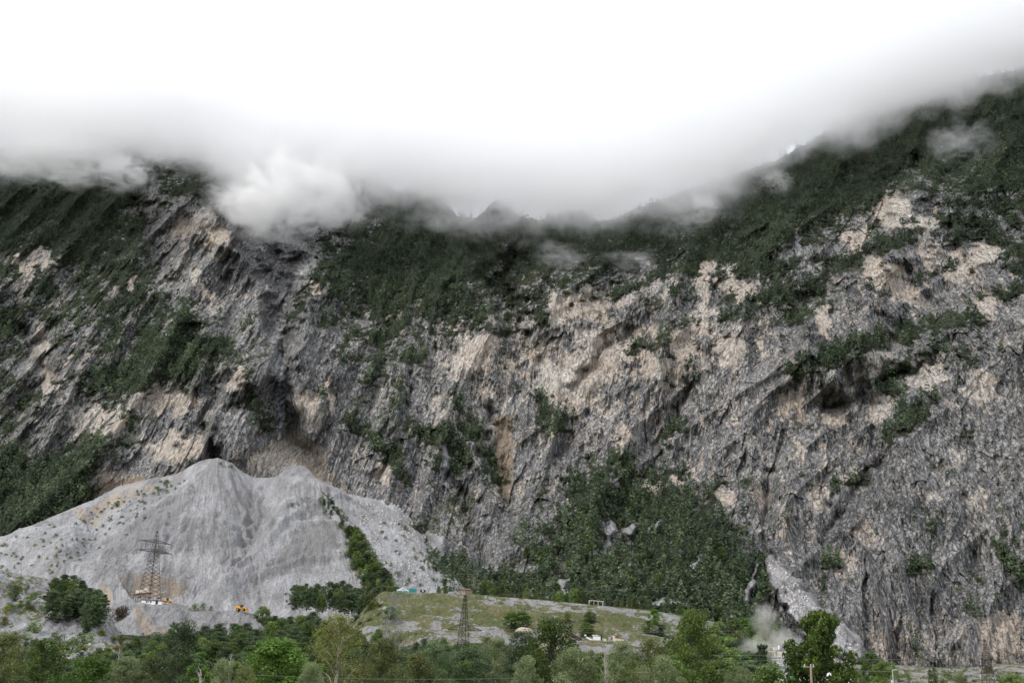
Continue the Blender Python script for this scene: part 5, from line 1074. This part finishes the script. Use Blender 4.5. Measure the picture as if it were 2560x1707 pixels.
t = atv(1978, 1688, 246); o = empty('mixer_truck', (t.x, 246, t.z - 3.2)); tag(o, 'teal concrete mixer truck half hidden behind the big maple', 'truck'); MB().tube([(-1.4, 0, 1.7), (-.7, 0, 2.1), (.4, 0, 2.3), (1.3, 0, 2.7)], [.6, 1.0, .95, .35], 16).build('drum', TEAL, o); MB().box((-2.3, 0, 1.6), (1.2, 1.6, 1.9), taper=.9).build('cab', WHITE, o); MB().box((-.2, 0, .75), (4.6, 1.2, .25)).build('chassis', DARKB, o)
for x in (-2.2, -.2, .9):
    for s in (-1, 1): MB().cyl((x, s * .6, .42), (x, s * .95, .42), .42, 14).build('wheel', BLACK, o)
p = atv(1922, 1707, 246); r = empty('filter_post', (p.x, 246, p.z - 2)); tag(r, 'short grey post with a white drum on top, left of the mixing tower', 'post'); MB().cyl((0, 0, -3), (0, 0, 4.0), .2, 10).build('post', CONC, r); MB().box((0, 0, 4.05), (1.3, .8, .12)).build('platform', CREAM, r); MB().cyl((.15, 0, 4.1), (.15, 0, 4.9), .26, 14).build('drum', WHITE, r); MB().bar((.1, 0, 4), (1.0, 0, 1.8), .08).build('brace', GSTEEL, r)
def hall(x0, x1, yt, D, label, w=None, depth=9, arch=True):
    a = atv(x0, yt, D); b = atv(x1, yt, D); L = b.x - a.x; gz = ground_z((a.x + b.x) / 2, D); h = a.z - gz
    r = empty('white_hall', ((a.x + b.x) / 2, D, gz)); tag(r, label, 'hall')
    if arch:
        n = 12; prof = [(-L / 2, -1)] + [(-L / 2 * math.cos(math.pi * k / n), h * .62 + h * .38 * math.sin(math.pi * k / n)) for k in range(n + 1)] + [(L / 2, -1)]
        MB().prism(prof, 0, depth).build('shell', WHITE, r)
    else:
        MB().box((0, depth / 2, h * .4), (L * 1.2, depth, h * .8)).build('wall', WHITE, r); MB().prism([(-L * .75, h * .7), (-L / 2, h), (L / 2, h), (L * .78, h * .7)], -.5, depth + .5).build('roof', WHITE, r)
    MB().box((-L * .1, -.06, h * .25), (L * .3, .1, h * .5)).build('gate', GSTEEL, r); return r
hall(2062, 2086, 1680, 236, 'white arched hall showing through the lower crown of the big maple'); hall(1992, 2030, 1692, 234, 'white hall behind the trunk of the big maple, left of the arched one', arch=False); hall(2100, 2126, 1690, 240, 'low white hall with a sloping roof end right of the big maple', arch=False, depth=5)
p = atv(2029, 1707, 128); r = empty('utility_pole', (p.x, 128, ground_z(p.x, 128))); tag(r, 'grey-brown utility pole in front of the big maple trunk', 'utility pole'); hh = atv(2028, 1664, 128).z - r.location.z
MB().tube([(0, 0, -.5), (0, 0, hh)], [.17, .12], 8).build('pole', WOOD, r); MB().box((-.25, 0, hh - .1), (1.2, .1, .1)).build('crossarm', WOOD, r)
for s in (-.7, 0, .3): MB().cyl((s, 0, hh - .05), (s, 0, hh + .2), .05, 8).build('insulator', PORC, r)
p = atv(2231, 1674, 260); gz = ground_z(p.x, 260); r = empty('street_lamp', (p.x, 260, gz)); tag(r, 'slim white street lamp at the foot of the right cliff', 'lamp'); MB().tube([(0, 0, 0), (0, 0, p.z - gz)], [.09, .05], 8).build('pole', WHITE, r); MB().tube([(0, 0, p.z - gz), (.7, 0, p.z - gz + .1)], [.06, .05], 6).build('arm', WHITE, r); MB().box((.8, 0, p.z - gz + .08), (.5, .2, .12)).build('lamp_head', WHITE, r)
for x, mt, lb in ((2231, CONC, 'left one of two small round tanks below the street lamp'), (2240, GSTEEL, 'bluish right one of two small round tanks below the street lamp')):
    p = atv(x, 1700, 240); r = empty('tank', (p.x, 240, p.z - 1.8)); tag(r, lb, 'tank'); MB().cyl((0, 0, 0), (0, 0, 1.8), .32, 16).build('shell', mt, r); MB().cyl((0, 0, 1.8), (0, 0, 1.95), .2, 12).build('lid', mt, r)

# dead trees
def snag(x, yt, D, label, seed, lean=0.0):
    rng = np.random.default_rng(seed); t = atv(x, yt, D); gz = ground_z(t.x, D); H = t.z - gz; r = empty('dead_tree', (t.x - lean, D, gz)); tag(r, label, 'dead tree')
    pts = [(lean * k / 8 + rng.normal() * .1, rng.normal() * .1, H * k / 8) for k in range(9)]; MB().tube(pts, [.2 * (1 - k / 9.5) + .02 for k in range(9)], 6).build('trunk', DEAD, r); b = MB()
    for i in range(26):
        f = rng.uniform(.35, .97); z = H * f; x0 = lean * f; th = rng.uniform(0, 6.28); L = H * .2 * (1.1 - f) + .5; e = (x0 + math.cos(th) * L * .6, math.sin(th) * L * .6, z + L); b.tube([(x0, 0, z), ((x0 + e[0]) / 2 + .1, e[1] / 2, z + L * .4), e], [.05, .035, .012], 4)
    b.build('branches', DEAD, r)
snag(1514, 1606, 168, 'bare grey dead tree standing among the willows left of the yellow-green tree', 3); snag(506, 1672, 118, 'pale leaning dead trunk at the bottom between the dark conifer and the silvery willow', 4, .6); snag(300, 1618, 300, 'small bare reddish tree in the wood at the left', 5); snag(578, 1635, 230, 'thin dead stem in the wood left of the bright green tree', 6)

# loose boulders on the scree
def boulders():
    rng = np.random.default_rng(7); v0, f0 = ico(1, 1.0); V = []; F = []; spots = []
    A, px, py = SHEETS['scree_slope']
    for _ in range(1500):
        if rng.random() < .5: x, y, s = rng.uniform(900, 1090), rng.uniform(1250, 1470), rng.uniform(.25, .9)
        else: x, y, s = rng.uniform(0, 1000), rng.uniform(1200, 1500), rng.uniform(.12, .38)
        i = rng.integers(0, A.shape[0] * A.shape[1]); spots.append((x, y, s))
    fx, fy = px.ravel(), py.ravel(); AF = A.reshape(-1, 3)
    for k, (x, y, s) in enumerate(spots):
        i = np.argmin((fx[::3] - x) ** 2 + (fy[::3] - y) ** 2) * 3
        if abs(fx[i] - x) > 8 or abs(fy[i] - y) > 8: continue
        p = v0 * s * rng.uniform(.7, 1.3, 3) * rng.uniform(.8, 1.15, (len(v0), 1)) + AF[i]; F.append(f0 + len(V) * len(v0)); V.append(p)
    for _ in range(420):
        y = rng.uniform(1400, 1690); x = np.interp(y, [1390, 1470, 1550, 1620, 1695], [1915, 1945, 1990, 2040, 2085]) + rng.random() ** 1.3 * np.interp(y, [1390, 1695], [25, 150]); q_, vg_, sc_, ok_ = mnt_at([x], [y]); s = rng.uniform(.25, .8) * (1.6 if rng.random() < .06 else 1)
        F.append(f0 + len(V) * len(v0)); V.append(v0 * s * rng.uniform(.7, 1.3, 3) * rng.uniform(.8, 1.15, (len(v0), 1)) + q_[0])
    o = mesh_obj('boulders', np.concatenate(V), np.concatenate(F), simple('boulder_stone', (.50, .48, .46), .95, var=.2), None, False); tag(o, kind='stuff')
boulders()

# prototypes that were never placed leave the scene
for L_ in PR.values():
    for p_ in L_:
        if p_.name not in PROTO_USED:
            for c_ in list(p_.children): bpy.data.objects.remove(c_)
            bpy.data.objects.remove(p_)
